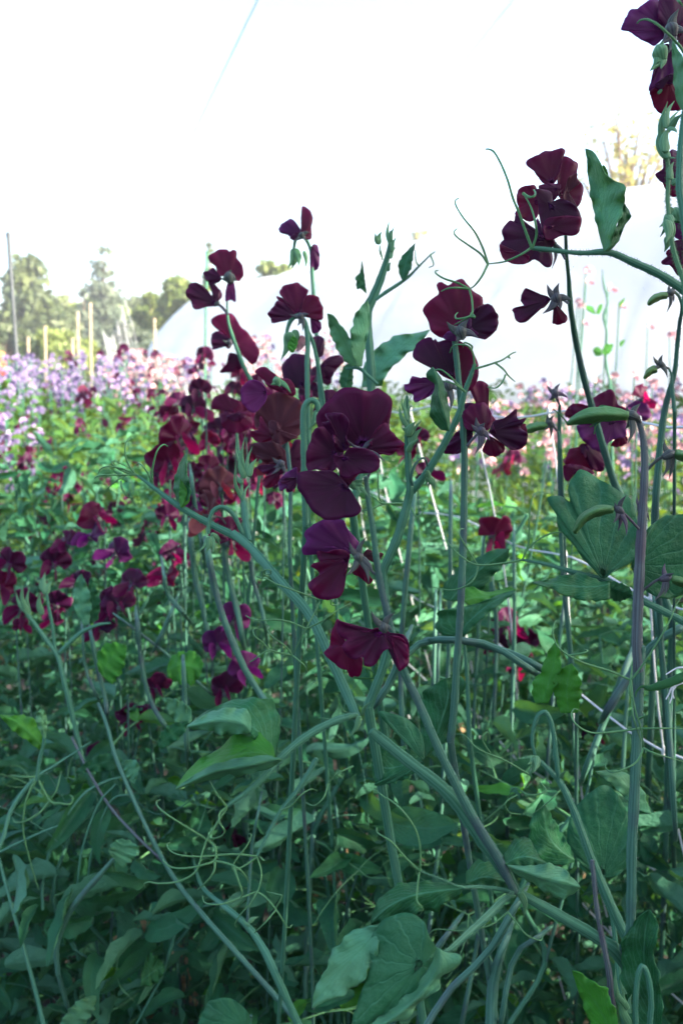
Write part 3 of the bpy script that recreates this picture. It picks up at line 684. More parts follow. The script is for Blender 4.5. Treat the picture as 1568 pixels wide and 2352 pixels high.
p.tendrils('G', [[(530, 950), (495, 905), (465, 860), (440, 808)], [(530, 955), (495, 985), (495, 1035), (520, 1080), (490, 1112), (420, 1118)],
                 [(530, 960), (480, 1040), (430, 1120), (405, 1190), (370, 1290), (280, 1342), (180, 1353), (125, 1345), (100, 1358), (106, 1372)],
                 [(450, 1140), (400, 1105), (330, 1062), (230, 1000), (175, 955), (165, 925), (185, 915)],
                 [(440, 1130), (472, 1165), (470, 1230), (420, 1252), (330, 1272), (250, 1270), (205, 1240), (200, 1225)],
                 [(470, 1230), (465, 1290), (420, 1350), (380, 1385)], [(470, 1235), (540, 1250), (600, 1280), (640, 1330), (645, 1352)],
                 [(570, 1272), (590, 1330), (612, 1400), (600, 1435)]], .335, 6.5, lf)
p.stem('G', [(1000, 700), (950, 790), (890, 880), (820, 965), (770, 1050), (730, 1130), (688, 1210)], [24, 26, 24, 20, 18, 16, 13], [.40, .38], 'leaf_stalk', flat=.6)
t2 = p.tendrils('G', [[(688, 1210), (560, 1200), (400, 1212), (290, 1205), (235, 1180), (220, 1150), (235, 1138)], [(688, 1215), (640, 1250), (585, 1280), (560, 1270), (590, 1215), (640, 1150), (660, 1100), (648, 1094)],
                 [(690, 1215), (712, 1290), (702, 1370), (660, 1450), (600, 1520), (575, 1565), (582, 1582)], [(690, 1395), (600, 1430), (500, 1462), (420, 1455), (405, 1420)],
                 [(690, 1395), (740, 1430), (790, 1490), (830, 1555), (855, 1585), (875, 1568)], [(790, 1490), (730, 1560), (675, 1612)], [(790, 1480), (820, 1420), (800, 1410), (740, 1395)],
                 [(815, 970), (870, 945), (920, 890), (970, 860), (1005, 868)], [(1060, 830), (1040, 900), (990, 945), (945, 930)], [(1190, 740), (1110, 780), (1050, 840)]], .38, 5.5)
# stipules at the node, small bud spikes
bushy(p, 'G', [((1225, 480), (1165, 590), 34, .362), ((1215, 470), (1005, 482), 22, .366), ((1240, 470), (1285, 400), 20, .372), ((1160, 460), (1128, 425), 12, .37)])
bushy(p, 'H', [((715, 1270), (735, 1400), 40, .372), ((720, 1265), (765, 1235), 20, .372), ((690, 1290), (640, 1270), 20, .374)])
# leaves from the lower node
lf = p.stem('H', [(670, 1280), (620, 1320), (540, 1400), (450, 1480), (370, 1550), (310, 1590)], [44, 52, 52, 48, 42, 30], [.375, .33], 'leaf_stalk', flat=.4)
p.leaffan('D', [(1008, 2190), (1003, 2180), (985, 2150), (972, 2115), (945, 2100), (915, 2100), (880, 2112), (858, 2142), (848, 2180), (850, 2215), (838, 2262), (818, 2310), (808, 2372), (850, 2372), (900, 2335), (950, 2300), (985, 2265), (1010, 2225)], (965, 2215), .318, cup=.16, ruf=.035, gy=-.15, parent=lf)
p.leafs('D', [(1003, 2178), (985, 2225), (950, 2270), (905, 2310), (860, 2345), (820, 2375)], [(1010, 2180), (1005, 2225), (975, 2275), (935, 2315), (880, 2355), (830, 2385)],
        [(1020, 2190), (1062, 2195), (1045, 2225), (1015, 2240), (1010, 2270), (965, 2300), (935, 2340), (890, 2345), (850, 2380)], .312, (.006, -.004, .0), 'leaf_pale', lf, .006, 'paler curled-up edge of the big leaf')
p.leafs('D', [(868, 2128), (835, 2130), (795, 2150), (762, 2190), (742, 2240), (722, 2275), (717, 2316)], [(872, 2132), (835, 2175), (790, 2220), (750, 2270), (717, 2316)],
        [(872, 2138), (870, 2170), (855, 2215), (832, 2252), (795, 2282), (750, 2300), (717, 2316)], .325, (.004, 0, -.004), 'leaf_pale', lf, .005)
p.leafs('D', [(1060, 2040), (1010, 2028), (960, 2026), (915, 2032), (885, 2052), (862, 2080), (852, 2115)], [(1060, 2042), (1000, 2048), (940, 2060), (890, 2085), (852, 2120)],
        [(1060, 2045), (1050, 2062), (1020, 2075), (1000, 2092), (975, 2092), (930, 2105), (852, 2125)], .338, (.01, 0, .0), 'leaf', lf, .007)
p.stem('H', [(680, 1272), (600, 1250), (500, 1240), (400, 1240), (320, 1205), (195, 1158)], [20, 22, 20, 18, 10, 9], [.376, .335], 'leaf_stalk')
p.tendrils('H', [[(195, 1158), (120, 1090), (50, 1010), (0, 975), (-30, 955), (-32, 930)], [(195, 1158), (195, 1040), (170, 940), (110, 850), (50, 795), (0, 765), (-40, 730)], [(190, 1165), (178, 1260), (180, 1320), (205, 1350), (195, 1385), (175, 1390)]], .333, 6)
p.tendrils('H', [[(650, 1370), (700, 1430), (750, 1490), (820, 1520), (838, 1495)], [(650, 1375), (560, 1440), (420, 1470), (280, 1462), (240, 1490)]], .365, 5)
# folded leaf right of the node
p.leafs('H', [(625, 1115), (640, 1060), (675, 1010), (718, 978), (765, 995), (795, 1040), (815, 1085), (862, 1118)], [(640, 1122), (700, 1090), (760, 1085), (810, 1100), (862, 1122)],
        [(650, 1130), (710, 1135), (770, 1135), (820, 1128), (862, 1126)], .375, (.014, .002, 0), 'leaf', None, .004)
p.leafs('H', [(650, 1128), (710, 1130), (770, 1130), (830, 1122), (900, 1125), (960, 1160), (1030, 1238)], [(655, 1132), (740, 1160), (830, 1190), (920, 1210), (1030, 1242)],
        [(655, 1135), (700, 1175), (780, 1215), (840, 1262), (910, 1298), (970, 1290), (1030, 1246)], .368, (0, -.006, .004), 'leaf_pale', None, .005, 'paler lower half of the folded leaf')
p.leafs('H', [(435, 1222), (440, 1160), (480, 1110), (530, 1102), (600, 1125), (650, 1180), (690, 1230)], [(435, 1225), (520, 1190), (600, 1200), (690, 1235)], [(435, 1228), (520, 1232), (610, 1240), (690, 1242)], .392, (.01, 0, 0), 'leaf', None, .004)
# end tendrils and small leaf of the left arm
p.tendrils('I', [[(785, 285), (720, 270), (660, 240), (635, 215), (655, 205), (700, 225), (770, 262)], [(780, 285), (690, 285), (600, 285), (555, 292), (540, 305)], [(770, 280), (700, 250), (620, 236), (575, 250), (562, 275)],
                 [(775, 285), (735, 230), (715, 170), (718, 105), (740, 78), (762, 75)], [(720, 285), (660, 320), (600, 375)], [(690, 320), (695, 360), (725, 405), (755, 412)],
                 [(862, 340), (850, 290), (815, 235), (790, 218), (772, 235)], [(870, 345), (870, 250), (895, 150), (930, 112), (955, 120)]], .46, 5.5)
p.leafs('I', [(1025, 470), (1000, 400), (990, 340), (1010, 260), (1035, 200), (1060, 162)], [(1028, 472), (1035, 400), (1040, 320), (1045, 250), (1060, 162)], [(1035, 470), (1070, 430), (1088, 370), (1070, 300), (1062, 240), (1060, 162)], .447, (.01, 0, -.008), 'leaf', None, .004)
p.leafs('I', [(1030, 470), (1022, 420), (1025, 360), (1030, 310)], [(1035, 470), (1050, 430), (1060, 380), (1030, 310)], [(1040, 470), (1075, 440), (1080, 390), (1030, 310)], .44, (.003, 0, .004), 'leaf_bright', None, .002)
p.stem('I', [(1400, 660), (1370, 590), (1330, 510), (1270, 468), (1215, 490), (1190, 560), (1188, 620)], [22, 22, 24, 24, 22, 18, 14], [.435, .43], 'flower_stalk', 'stem', flat=.9)
bushy(p, 'I', [((1190, 640), (1135, 720), 36, .43), ((1190, 640), (1170, 735), 36, .425), ((1200, 640), (1215, 730), 34, .43), ((1205, 625), (1255, 690), 36, .43), ((1205, 620), (1262, 665), 24, .435)])
p.stem('I', [(1420, 660), (1405, 580), (1395, 490), (1385, 420)], [34, 36, 34, 24], [.432, .45], 'stem')
bushy(p, 'I', [((1385, 430), (1400, 290), 22, .448), ((1385, 430), (1340, 230), 26, .45), ((1390, 420), (1430, 330), 18, .445), ((1395, 300), (1375, 150), 40, .45), ((1405, 280), (1345, 70), 18, .45), ((1405, 280), (1400, 50), 18, .45), ((1415, 290), (1440, 120), 26, .445), ((1420, 290), (1465, 190), 42, .445), ((1380, 330), (1350, 280), 30, .45)])
p.tendrils('I', [[(1520, 830), (1545, 855), (1520, 862), (1500, 845), (1520, 826), (1552, 828), (1550, 862), (1500, 875), (1465, 868)]], .425, 4.5)
# coil of tendrils left of the lower bloom (frame E)
p.tendrils('E', [[(440, 1415), (400, 1500), (350, 1595), (300, 1690), (265, 1757)], [(265, 1757), (190, 1745), (120, 1728), (60, 1760), (20, 1790), (0, 1800)], [(120, 1728), (80, 1680), (30, 1640), (20, 1600), (38, 1590)], [(260, 1755), (230, 1710), (150, 1650), (110, 1600), (120, 1582)],
                 [(265, 1760), (310, 1795), (345, 1830), (360, 1868)], [(350, 1592), (250, 1550), (160, 1535), (60, 1540), (0, 1525), (-25, 1510)], [(355, 1592), (450, 1545), (540, 1480), (640, 1425)],
                 [(430, 1410), (350, 1380), (260, 1345), (160, 1310), (110, 1280), (70, 1272), (40, 1262)], [(80, 1272), (85, 1230), (120, 1222), (130, 1245), (100, 1252)], [(440, 1415), (500, 1380), (510, 1440), (560, 1440)]], .375, 5)
# flowers of the central spike
D0 = .355
p.flower('E', [([(420, 300), (425, 240), (470, 175), (520, 130), (580, 88), (640, 72), (700, 88), (735, 100), (765, 104), (790, 90), (830, 98), (878, 128), (894, 172), (884, 230), (872, 290), (882, 345), (912, 388), (962, 430), (925, 468), (878, 500), (820, 494), (790, 500), (740, 480), (690, 455), (600, 440), (500, 420), (440, 370)], (712, 452), 'maroon', .012, dict(cup=.10, ruf=.06, k=6, gy=.25)),
    ([(790, 500), (835, 495), (878, 502), (930, 470), (964, 430), (915, 385), (880, 342), (850, 300), (800, 330), (760, 400)], (720, 460), 'wine', .009, dict(cup=.05)),
    ([(418, 330), (480, 322), (525, 350), (560, 420), (590, 480), (560, 530), (528, 600), (460, 598), (400, 594), (366, 600), (348, 540), (356, 480), (376, 410), (395, 360)], (540, 500), 'maroon', .004, dict(cup=-.16, ruf=.08)),
    ([(453, 300), (500, 288), (478, 262), (480, 242), (540, 234), (600, 258), (620, 300), (600, 350), (605, 400), (622, 455), (570, 482), (535, 462), (520, 400), (515, 345), (470, 325)], (592, 470), 'maroon', -.006, dict(cup=-.2, ruf=.13, k=4)),
    ([(620, 455), (680, 458), (740, 466), (790, 495), (812, 540), (812, 582), (780, 606), (720, 618), (665, 626), (630, 645), (600, 650), (566, 635), (560, 600), (530, 560), (520, 500), (550, 512), (590, 500)], (582, 520), 'maroon', -.012, dict(cup=-.12, ruf=.05, k=3, gy=.2)),
    ([(560, 600), (600, 610), (650, 600), (680, 620), (650, 650), (620, 690), (580, 680), (565, 645)], (610, 690), 'wine', -.006, {}), ],
    ((712, 470), [(605, 402), (630, 425), (772, 398), (756, 430), (858, 556)], 26, .0), d=D0, pedicel=[(712, 470), (760, 560), (735, 660), (742, 720)], label='largest almost black ruffled bloom at the top of the spike')
p.flower('E', [([(300, 612), (360, 601), (430, 600), (500, 597), (545, 622), (575, 665), (612, 735), (660, 790), (697, 832), (690, 865), (640, 890), (580, 902), (520, 908), (450, 900), (400, 862), (350, 790), (310, 735), (297, 680)], (612, 695), 'maroon', -.014, dict(cup=-.10, ruf=.03, k=4)),
    ([(178, 680), (200, 640), (245, 602), (292, 578), (290, 605), (302, 650), (290, 692), (265, 728), (235, 732), (225, 705), (190, 727)], (300, 650), 'purple', -.006, dict(cup=.2, ruf=.12)),
    ([(185, 660), (240, 645), (300, 650), (280, 700), (262, 728), (238, 725), (232, 690), (200, 680)], (300, 650), 'maroon', -.010, dict(cup=-.2, ruf=.1)),
    ([(600, 640), (650, 640), (665, 665), (660, 690), (600, 700), (580, 670)], (650, 690), 'purple', -.004, {})],
    ((645, 690), [(748, 772), (690, 745), (715, 660), (720, 700)], 34, -.004), d=D0, cmat='calyx_green', label='smooth broad drooping petal, purple at its upper edge')
p.flower('E', [([(325, 1090), (348, 1050), (343, 1000), (378, 950), (440, 914), (520, 905), (585, 910), (605, 955), (645, 1005), (682, 1060), (650, 1110), (615, 1120), (590, 1088), (560, 1060), (510, 1078), (430, 1085), (380, 1112), (345, 1130)], (640, 1112), 'purple', .004, dict(cup=.12, ruf=.06)),
    ([(425, 1105), (480, 1112), (530, 1094), (590, 1100), (625, 1130), (605, 1200), (585, 1280), (590, 1335), (562, 1390), (500, 1413), (430, 1400), (385, 1370), (364, 1325), (382, 1290), (428, 1262), (420, 1228), (385, 1200), (400, 1180), (438, 1176), (418, 1140)], (620, 1145), 'wine', .0, dict(cup=-.10, ruf=.07)),
    ([(735, 1095), (780, 1112), (832, 1118), (822, 1150), (790, 1175), (750, 1160)], (700, 1130), 'brown', .012, {}),
    ([(640, 1220), (690, 1215), (735, 1250), (770, 1290), (740, 1310), (690, 1270), (650, 1250)], (680, 1180), 'wine', .01, {})],
    ((680, 1140), [(622, 1048), (728, 1018), (602, 1262), (745, 1308), (775, 1240)], 44, -.004), d=D0, pedicel=[(680, 1140), (735, 1190), (768, 1235), (800, 1260)], label='two-lobed wine bloom seen from behind with a starry calyx')
p.flower('E', [([(553, 1542), (600, 1568), (650, 1598), (740, 1610), (782, 1588), (840, 1590), (890, 1624), (960, 1630), (996, 1680), (998, 1750), (985, 1822), (935, 1862), (928, 1800), (912, 1742), (880, 1718), (838, 1735), (802, 1790), (770, 1826), (716, 1822), (706, 1770), (655, 1786), (600, 1752), (577, 1700), (600, 1662), (562, 1640), (550, 1595)], (818, 1612), 'maroon', .0, dict(cup=-.08, ruf=.07, k=7)),
    ([(548, 1532), (575, 1560), (560, 1600), (580, 1640), (600, 1690), (650, 1760), (702, 1770), (705, 1830), (690, 1880), (650, 1902), (622, 1892), (610, 1855), (560, 1835), (500, 1785), (464, 1745), (498, 1700), (508, 1620), (530, 1560)], (600, 1700), 'wine', .012, dict(cup=.1, ruf=.10, k=6)),
    ([(890, 1640), (950, 1650), (985, 1700), (990, 1770), (970, 1830), (935, 1858), (925, 1780), (905, 1720)], (870, 1640), 'wine', -.003, dict(cup=-.1))],
    ((838, 1580), [(758, 1478), (905, 1490), (800, 1560), (890, 1600)], 46, -.006), d=D0 - .003, label='lowest bloom, crumpled and drooping below its pale calyx horns', cmat='calyx')
mb = MB()
for ln in ([(650, 1900), (700, 1902), (765, 1900), (790, 1860), (798, 1800)], [(720, 1840), (735, 1850), (730, 1870)], [(770, 1910), (770, 1870), (745, 1850)], [(795, 1830), (780, 1850), (790, 1870)]): sweep(mb, fr('E', ln), [6, 3], .356, sides=5)
p.part('stamens', mb, 'leaf_pale')

# ---- 2 stout stalk of seed pods on the right
p = Plant((.42, .52, 0), 'stout ribbed upright stalk at the right with purple seed pod calyxes and no petals left')
p.stem('H', [(1250, 1560), (1290, 1480), (1298, 1300), (1300, 1050), (1312, 800), (1325, 500), (1335, 200), (1345, -20)], [30, 44, 48, 50, 52, 52, 54, 54], [.41, .40], 'flower_stalk', 'stalk', flat=.85, ground=1)
p.stem('F', [(1290, 1860), (1280, 1700), (1285, 1450), (1300, 1100), (1318, 800), (1328, 560), (1318, 400), (1290, 290), (1255, 262), (1228, 258)], [60, 62, 62, 60, 50, 44, 38, 32, 28, 20], [.40, .39], 'flower_stalk', 'stem_dark', flat=.85)
def pod_calyx(p, f, c, tips, w, d, ped, podl=None, podd=0, label=None):
    mb = MB(); k = FR[f][2]; c_ = fr(f, [c])[0]
    for t in tips: sepal(mb, c_, fr(f, [t])[0], w * k, d, rnd.uniform(-.004, .004))
    dx, dy = ped[1][0] - ped[0][0], ped[1][1] - ped[0][1]; L = math.hypot(dx, dy) or 1
    blob(mb, c_, (dx / L, dy / L), w * k * 2.1, w * k * 1.6, d)
    sweep(mb, fr(f, ped), [w * k * .5, w * k * .5], [d, d + .004], n=14)
    o = p.part('calyx', mb, 'calyx', label=label)
    if podl:
        mb = MB(); strip(mb, fr(f, podl[0]), fr(f, podl[1]), fr(f, podl[2]), d + podd, (.002, -.006, .002), nu=18, nv=4, wav=.0005); p.part('seed_pod', mb, 'pod', o, solid=.0012)
    return o
pod_calyx(p, 'F', (1245, 255), [(1300, 180), (1215, 200), (1222, 430), (1205, 340)], 46, .388, [(1245, 255), (1280, 268), (1300, 300)],
          ([(1225, 235), (1150, 212), (1050, 200), (950, 222), (880, 262), (840, 305)], [(1225, 255), (1130, 250), (1030, 250), (920, 270), (840, 308)], [(1222, 278), (1150, 278), (1060, 288), (950, 300), (840, 312)]), -.006, 'hooked calyx holding the long green pod')
pod_calyx(p, 'F', (1165, 845), [(1215, 752), (1140, 800), (1128, 930), (1160, 980), (1215, 1010)], 34, .388, [(1165, 845), (1215, 885), (1290, 965)],
          ([(1130, 828), (1060, 820), (980, 845), (920, 890), (882, 985)], [(1130, 842), (1060, 845), (990, 868), (930, 915), (888, 990)], [(1130, 860), (1070, 872), (1000, 895), (940, 935), (895, 995)]), 0, 'calyx with a thin curved pod over the big leaf')
pod_calyx(p, 'F', (1460, 1275), [(1455, 1180), (1510, 1245), (1385, 1420), (1450, 1385)], 36, .396, [(1460, 1275), (1400, 1290), (1312, 1355)],
          ([(1500, 1262), (1560, 1275), (1640, 1305)], [(1500, 1285), (1560, 1300), (1640, 1325)], [(1500, 1300), (1560, 1325), (1640, 1340)]), 0, 'lowest calyx, with the pod leaving the right edge')
pod_calyx(p, 'F', (1480, 500), [(1450, 405), (1522, 470), (1440, 640), (1480, 655), (1510, 560)], 42, .40, [(1480, 500), (1410, 530), (1345, 592)],
          ([(1520, 470), (1570, 480), (1640, 500)], [(1520, 495), (1570, 505), (1640, 520)], [(1520, 520), (1570, 540), (1640, 550)]), 0, 'upper right calyx')
pod_calyx(p, 'F', (1300, 830), [(1280, 755), (1355, 840), (1360, 925)], 26, .41, [(1300, 830), (1290, 880), (1310, 900)])
# long leafy side arm crossing leftwards
arm = p.stem('F', [(1640, 1590), (1568, 1545), (1400, 1460), (1250, 1385), (1100, 1300), (980, 1262), (840, 1225), (700, 1185), (562, 1160)], [50, 48, 44, 42, 40, 34, 28, 22, 14], [.43, .44], 'leaf_stalk', flat=.4)
p.tendrils('F', [[(560, 1160), (450, 1180), (280, 1192), (180, 1140), (100, 1060), (78, 990)], [(282, 1192), (268, 1260), (220, 1315), (120, 1350), (0, 1330)], [(280, 1195), (222, 1100), (168, 1010), (170, 970), (195, 965)],
                 [(560, 1160), (595, 1090), (680, 1022), (760, 990), (850, 990), (895, 1020), (910, 1060)], [(560, 1160), (600, 1050), (603, 900), (620, 780), (655, 738), (725, 742)]], .44, 5.5, arm)
p.leaffan('F', [(1068, 1275), (1040, 1255), (990, 1200), (940, 1150), (880, 1060), (850, 1000), (795, 970), (770, 870), (712, 770), (790, 762), (860, 795), (845, 705), (900, 612), (945, 604), (1050, 652), (1180, 742), (1255, 800), (1275, 900), (1285, 1000), (1280, 1110), (1255, 1168), (1185, 1190), (1110, 1250)], (1068, 1268), .425, mat='leaf_fan', cup=.10, ruf=.03, gy=-.1, parent=arm)
p.leaffan('F', [(1310, 1330), (1290, 1240), (1300, 1100), (1330, 985), (1420, 905), (1520, 875), (1620, 880), (1720, 960), (1700, 1200), (1620, 1350), (1500, 1400), (1400, 1390)], (1240, 1200), .43, mat='leaf_fan', cup=.1, ruf=.03, parent=arm)
p.leafs('F', [(1105, 1290), (1050, 1300), (1010, 1275), (920, 1245), (850, 1252), (760, 1272), (690, 1292), (622, 1300)], [(1110, 1310), (1000, 1330), (870, 1325), (740, 1310), (622, 1302)], [(1110, 1410), (1000, 1418), (900, 1405), (830, 1385), (750, 1345), (622, 1306)], .415, (.006, 0, -.006), 'leaf', arm, .006)
p.leafs('F', [(1105, 1290), (1160, 1300), (1230, 1330), (1250, 1380)], [(1108, 1330), (1170, 1350), (1230, 1370), (1250, 1385)], [(1112, 1400), (1160, 1420), (1220, 1400), (1250, 1388)], .42, (0, 0, .006), 'leaf', arm, .004)

# ---- 3 the upright shoot right of the central spike
p = Plant((.12, .62, 0), 'upright shoot right of the central flowers, forking to a curved stem with hanging leaf')
p.stem('E', [(740, 2080), (800, 1930), (855, 1760), (865, 1600), (850, 1400), (838, 1240), (870, 1150), (920, 1030), (960, 900), (995, 770), (1002, 720), (992, 560), (986, 400), (985, 250), (984, 130)], [62, 60, 56, 50, 46, 48, 58, 60, 58, 52, 46, 44, 38, 30, 14], [.46, .42], ground=1, flat=.5)
bushy(p, 'E', [((985, 250), (950, 130), 18, .42), ((985, 260), (1018, 120), 18, .42), ((985, 320), (935, 190), 34, .42), ((985, 280), (985, 110), 26, .418), ((990, 380), (1040, 290), 60, .42), ((1000, 420), (1080, 280), 34, .422), ((1010, 440), (1082, 330), 50, .422), ((985, 340), (950, 330), 30, .42), ((990, 480), (1060, 400), 40, .42), ((985, 240), (1015, 190), 24, .42)])
p.stem('E', [(1005, 740), (1040, 700), (1110, 610), (1190, 480), (1260, 350), (1310, 240), (1345, 110), (1385, 0), (1410, -70)], [42, 44, 44, 42, 40, 36, 30, 24, 18], [.44, .42], 'stem', flat=.7)
tn = p.tendrils('B', [[(1408, 1218), (1400, 1130), (1370, 1075), (1310, 1062), (1270, 1075), (1252, 1115)], [(1390, 1090), (1388, 1070), (1345, 1050), (1335, 1080)], [(1410, 1215), (1480, 1195), (1540, 1175), (1580, 1160), (1640, 1120), (1665, 1110)], [(1538, 1178), (1590, 1220), (1620, 1260), (1660, 1295)],
                 [(1600, 1255), (1580, 1300), (1540, 1335), (1490, 1330)], [(1620, 1140), (1630, 1150)], [(1348, 1360), (1310, 1320), (1250, 1260), (1200, 1222), (1160, 1225), (1145, 1255)], [(1345, 1358), (1290, 1315), (1240, 1298), (1200, 1290)]], .41, 6)
p.leafs('B', [(1245, 1605), (1190, 1590), (1140, 1530), (1130, 1440), (1160, 1320), (1135, 1290), (1100, 1250), (1145, 1205)], [(1245, 1602), (1215, 1500), (1185, 1400), (1175, 1300), (1145, 1205)], [(1248, 1600), (1252, 1530), (1245, 1450), (1222, 1340), (1188, 1262), (1145, 1205)], .405, (.004, -.006, .004), 'leaf', None, .004)
p.tendrils('E', [[(1020, 690), (1010, 640), (1030, 570), (1070, 525), (1100, 530), (1110, 570)]], .43, 9, name='young_stalk', mat='stalk')
bushy(p, 'E', [((1110, 600), (1115, 720), 30, .428), ((1115, 640), (1160, 728), 46, .43), ((1100, 620), (1100, 700), 24, .43)])
p.tendrils('E', [[(960, 806), (830, 805), (780, 770), (740, 750)], [(830, 805), (808, 760), (800, 600), (790, 480)], [(830, 808), (760, 840), (700, 850)], [(1010, 830), (1045, 890), (1100, 840), (1120, 790)]], .47, 6)

# ---- 4 the arching stem entering at upper right
p = Plant((.46, .50, 0), 'arching hairy stem from the right edge with a tall folded leaf and long curling tendrils')
p.stem('C', [(1700, 1180), (1640, 1090), (1568, 1030), (1500, 985), (1400, 925), (1250, 858), (1140, 808), (1062, 795), (950, 802), (850, 796), (740, 782), (620, 770)], [56, 56, 56, 54, 50, 46, 40, 38, 28, 27, 27, 25], [.40, .39], ground=1, flat=.7)
p.leafs('C', [(1075, 792), (1045, 690), (1008, 540), (982, 400), (968, 250), (957, 147)], [(1075, 790), (1070, 680), (1060, 560), (1040, 420), (1005, 260), (957, 147)], [(1080, 790), (1120, 740), (1160, 600), (1195, 520), (1210, 455), (1180, 368), (1110, 328), (1062, 275), (1035, 205), (1000, 160), (957, 147)], .385, (.004, 0, -.012), 'leaf_pale', None, .006, 'tall pale green folded leaf')
p.leafs('C', [(1085, 790), (1110, 730), (1150, 640), (1170, 560), (1195, 490)], [(1095, 790), (1140, 720), (1180, 640), (1205, 570), (1205, 500)], [(1105, 790), (1160, 730), (1200, 630), (1240, 572), (1218, 520), (1200, 492)], .392, (0, .002, .004), 'leaf', None, .006)
p.leafs('C', [(1062, 285), (1058, 265), (1068, 250)], [(1075, 290), (1075, 270), (1070, 252)], [(1100, 318), (1090, 280), (1072, 252)], .39, (0, 0, .0), 'leaf_bright', None, .001)
p.tendrils('C', [[(620, 770), (582, 670), (540, 550), (502, 460), (470, 350), (430, 250), (385, 170), (350, 150), (332, 150)], [(622, 770), (648, 690), (642, 610), (612, 510), (566, 428)], [(566, 428), (600, 450), (632, 445), (642, 425), (632, 405)]], .385, 8)
p.tendrils('C', [[(612, 772), (550, 812), (450, 855), (345, 870)], [(345, 870), (312, 770), (262, 670), (190, 580), (145, 505), (142, 470), (162, 458)], [(343, 868), (300, 808), (222, 752), (155, 705), (132, 672), (150, 648)], [(345, 870), (305, 950), (262, 1005), (228, 1028)],
                 [(228, 1028), (160, 992), (70, 962), (22, 932), (16, 915), (32, 912)], [(226, 1026), (140, 1020), (90, 1025), (52, 1042)], [(228, 1028), (245, 1100), (240, 1190), (155, 1215), (140, 1195), (155, 1175)], [(240, 1180), (262, 1205), (230, 1205), (135, 1252)]], .388, 6.5)

# ---- 5 tall stalk with the two-toned flowers left of the arching stem
p = Plant((.20, .72, 0), 'tall straight stalk right of centre topped by two dark blooms one above the other')
p.stem('F', [(110, 2300), (135, 2060), (150, 1800), (168, 1550), (182, 1250), (192, 950), (196, 700), (198, 500), (188, 320), (172, 150), (158, 0), (145, -130), (128, -290)], [44, 44, 42, 42, 42, 41, 40, 40, 38, 36, 34, 32, 28], [.50, .47], 'flower_stalk', 'stalk', flat=.85, ground=1)
DG = .47
p.flower('B', [([(1090, 832), (1130, 782), (1180, 742), (1170, 692), (1200, 674), (1240, 690), (1285, 660), (1330, 648), (1360, 690), (1402, 728), (1455, 762), (1462, 812), (1512, 820), (1552, 880), (1552, 950), (1512, 1002), (1465, 1030), (1420, 1002), (1385, 965), (1340, 985), (1280, 990), (1212, 1022), (1140, 982), (1115, 920), (1090, 866)], (1318, 960), 'wine', .008, dict(cup=.05, ruf=.06, k=7)),
    ([(1462, 812), (1512, 820), (1552, 880), (1552, 950), (1512, 1002), (1465, 1030), (1400, 1000), (1370, 940), (1390, 860)], (1345, 965), 'maroon', .0, dict(cup=-.1)),
    ([(1210, 1020), (1235, 985), (1290, 975), (1310, 1010), (1290, 1040), (1240, 1035)], (1290, 1000), 'purple', -.002, {}),
    ([(1362, 890), (1385, 900), (1392, 960), (1430, 990), (1420, 1003), (1380, 980), (1365, 930)], (1372, 960), 'purple', -.002, {})],
    ((1320, 985), [(1232, 920), (1270, 945), (1432, 1022), (1290, 1045), (1370, 905)], 56, -.008), d=DG, label='upper bloom with a rounded right lobe and dark blue-purple calyx', pedicel=[(1320, 985), (1300, 1040), (1285, 1090)])
p.flower('B', [([(1020, 1100), (1060, 1050), (1128, 1013), (1145, 1042), (1165, 1030), (1178, 1046), (1240, 1035), (1295, 1030), (1360, 1068), (1410, 1130), (1432, 1200), (1420, 1300), (1382, 1350), (1330, 1362), (1290, 1300), (1200, 1255), (1150, 1200), (1090, 1170), (1035, 1158)], (1262, 1275), 'wine', .016, dict(cup=.06, ruf=.04)),
    ([(1020, 1100), (1060, 1050), (1128, 1013), (1145, 1042), (1165, 1030), (1178, 1046), (1240, 1035), (1290, 1060), (1290, 1120), (1290, 1200), (1262, 1270), (1200, 1240), (1120, 1165), (1035, 1158)], (1262, 1275), 'maroon', .012, dict(cup=.03, ruf=.04)),
    ([(962, 1312), (990, 1322), (1012, 1262), (1050, 1282), (1092, 1268), (1150, 1290), (1160, 1350), (1100, 1400), (1032, 1422), (1020, 1380), (975, 1352)], (1180, 1300), 'purple', .0, dict(cup=-.1, ruf=.1)),
    ([(1150, 1290), (1220, 1300), (1260, 1350), (1240, 1390), (1180, 1380), (1140, 1350)], (1240, 1300), 'maroon', .006, {})],
    ((1240, 1320), [(1150, 1260), (1180, 1400), (1255, 1480), (1300, 1350)], 44, .0), d=DG, label='lower bloom with a notched straight upper rim')
p.flower('E', [([(1375, 60), (1440, 40), (1492, 60), (1495, 130), (1500, 220), (1540, 290), (1490, 330), (1450, 240), (1400, 140)], (1490, 330), 'wine', .02, dict(cup=.15)),
    ([(1340, 190), (1410, 176), (1470, 200), (1500, 300), (1480, 345), (1400, 352), (1330, 330)], (1470, 340), 'maroon', .016, {})],
    None, d=DG + .02, label='narrow dark petals behind the stalk')
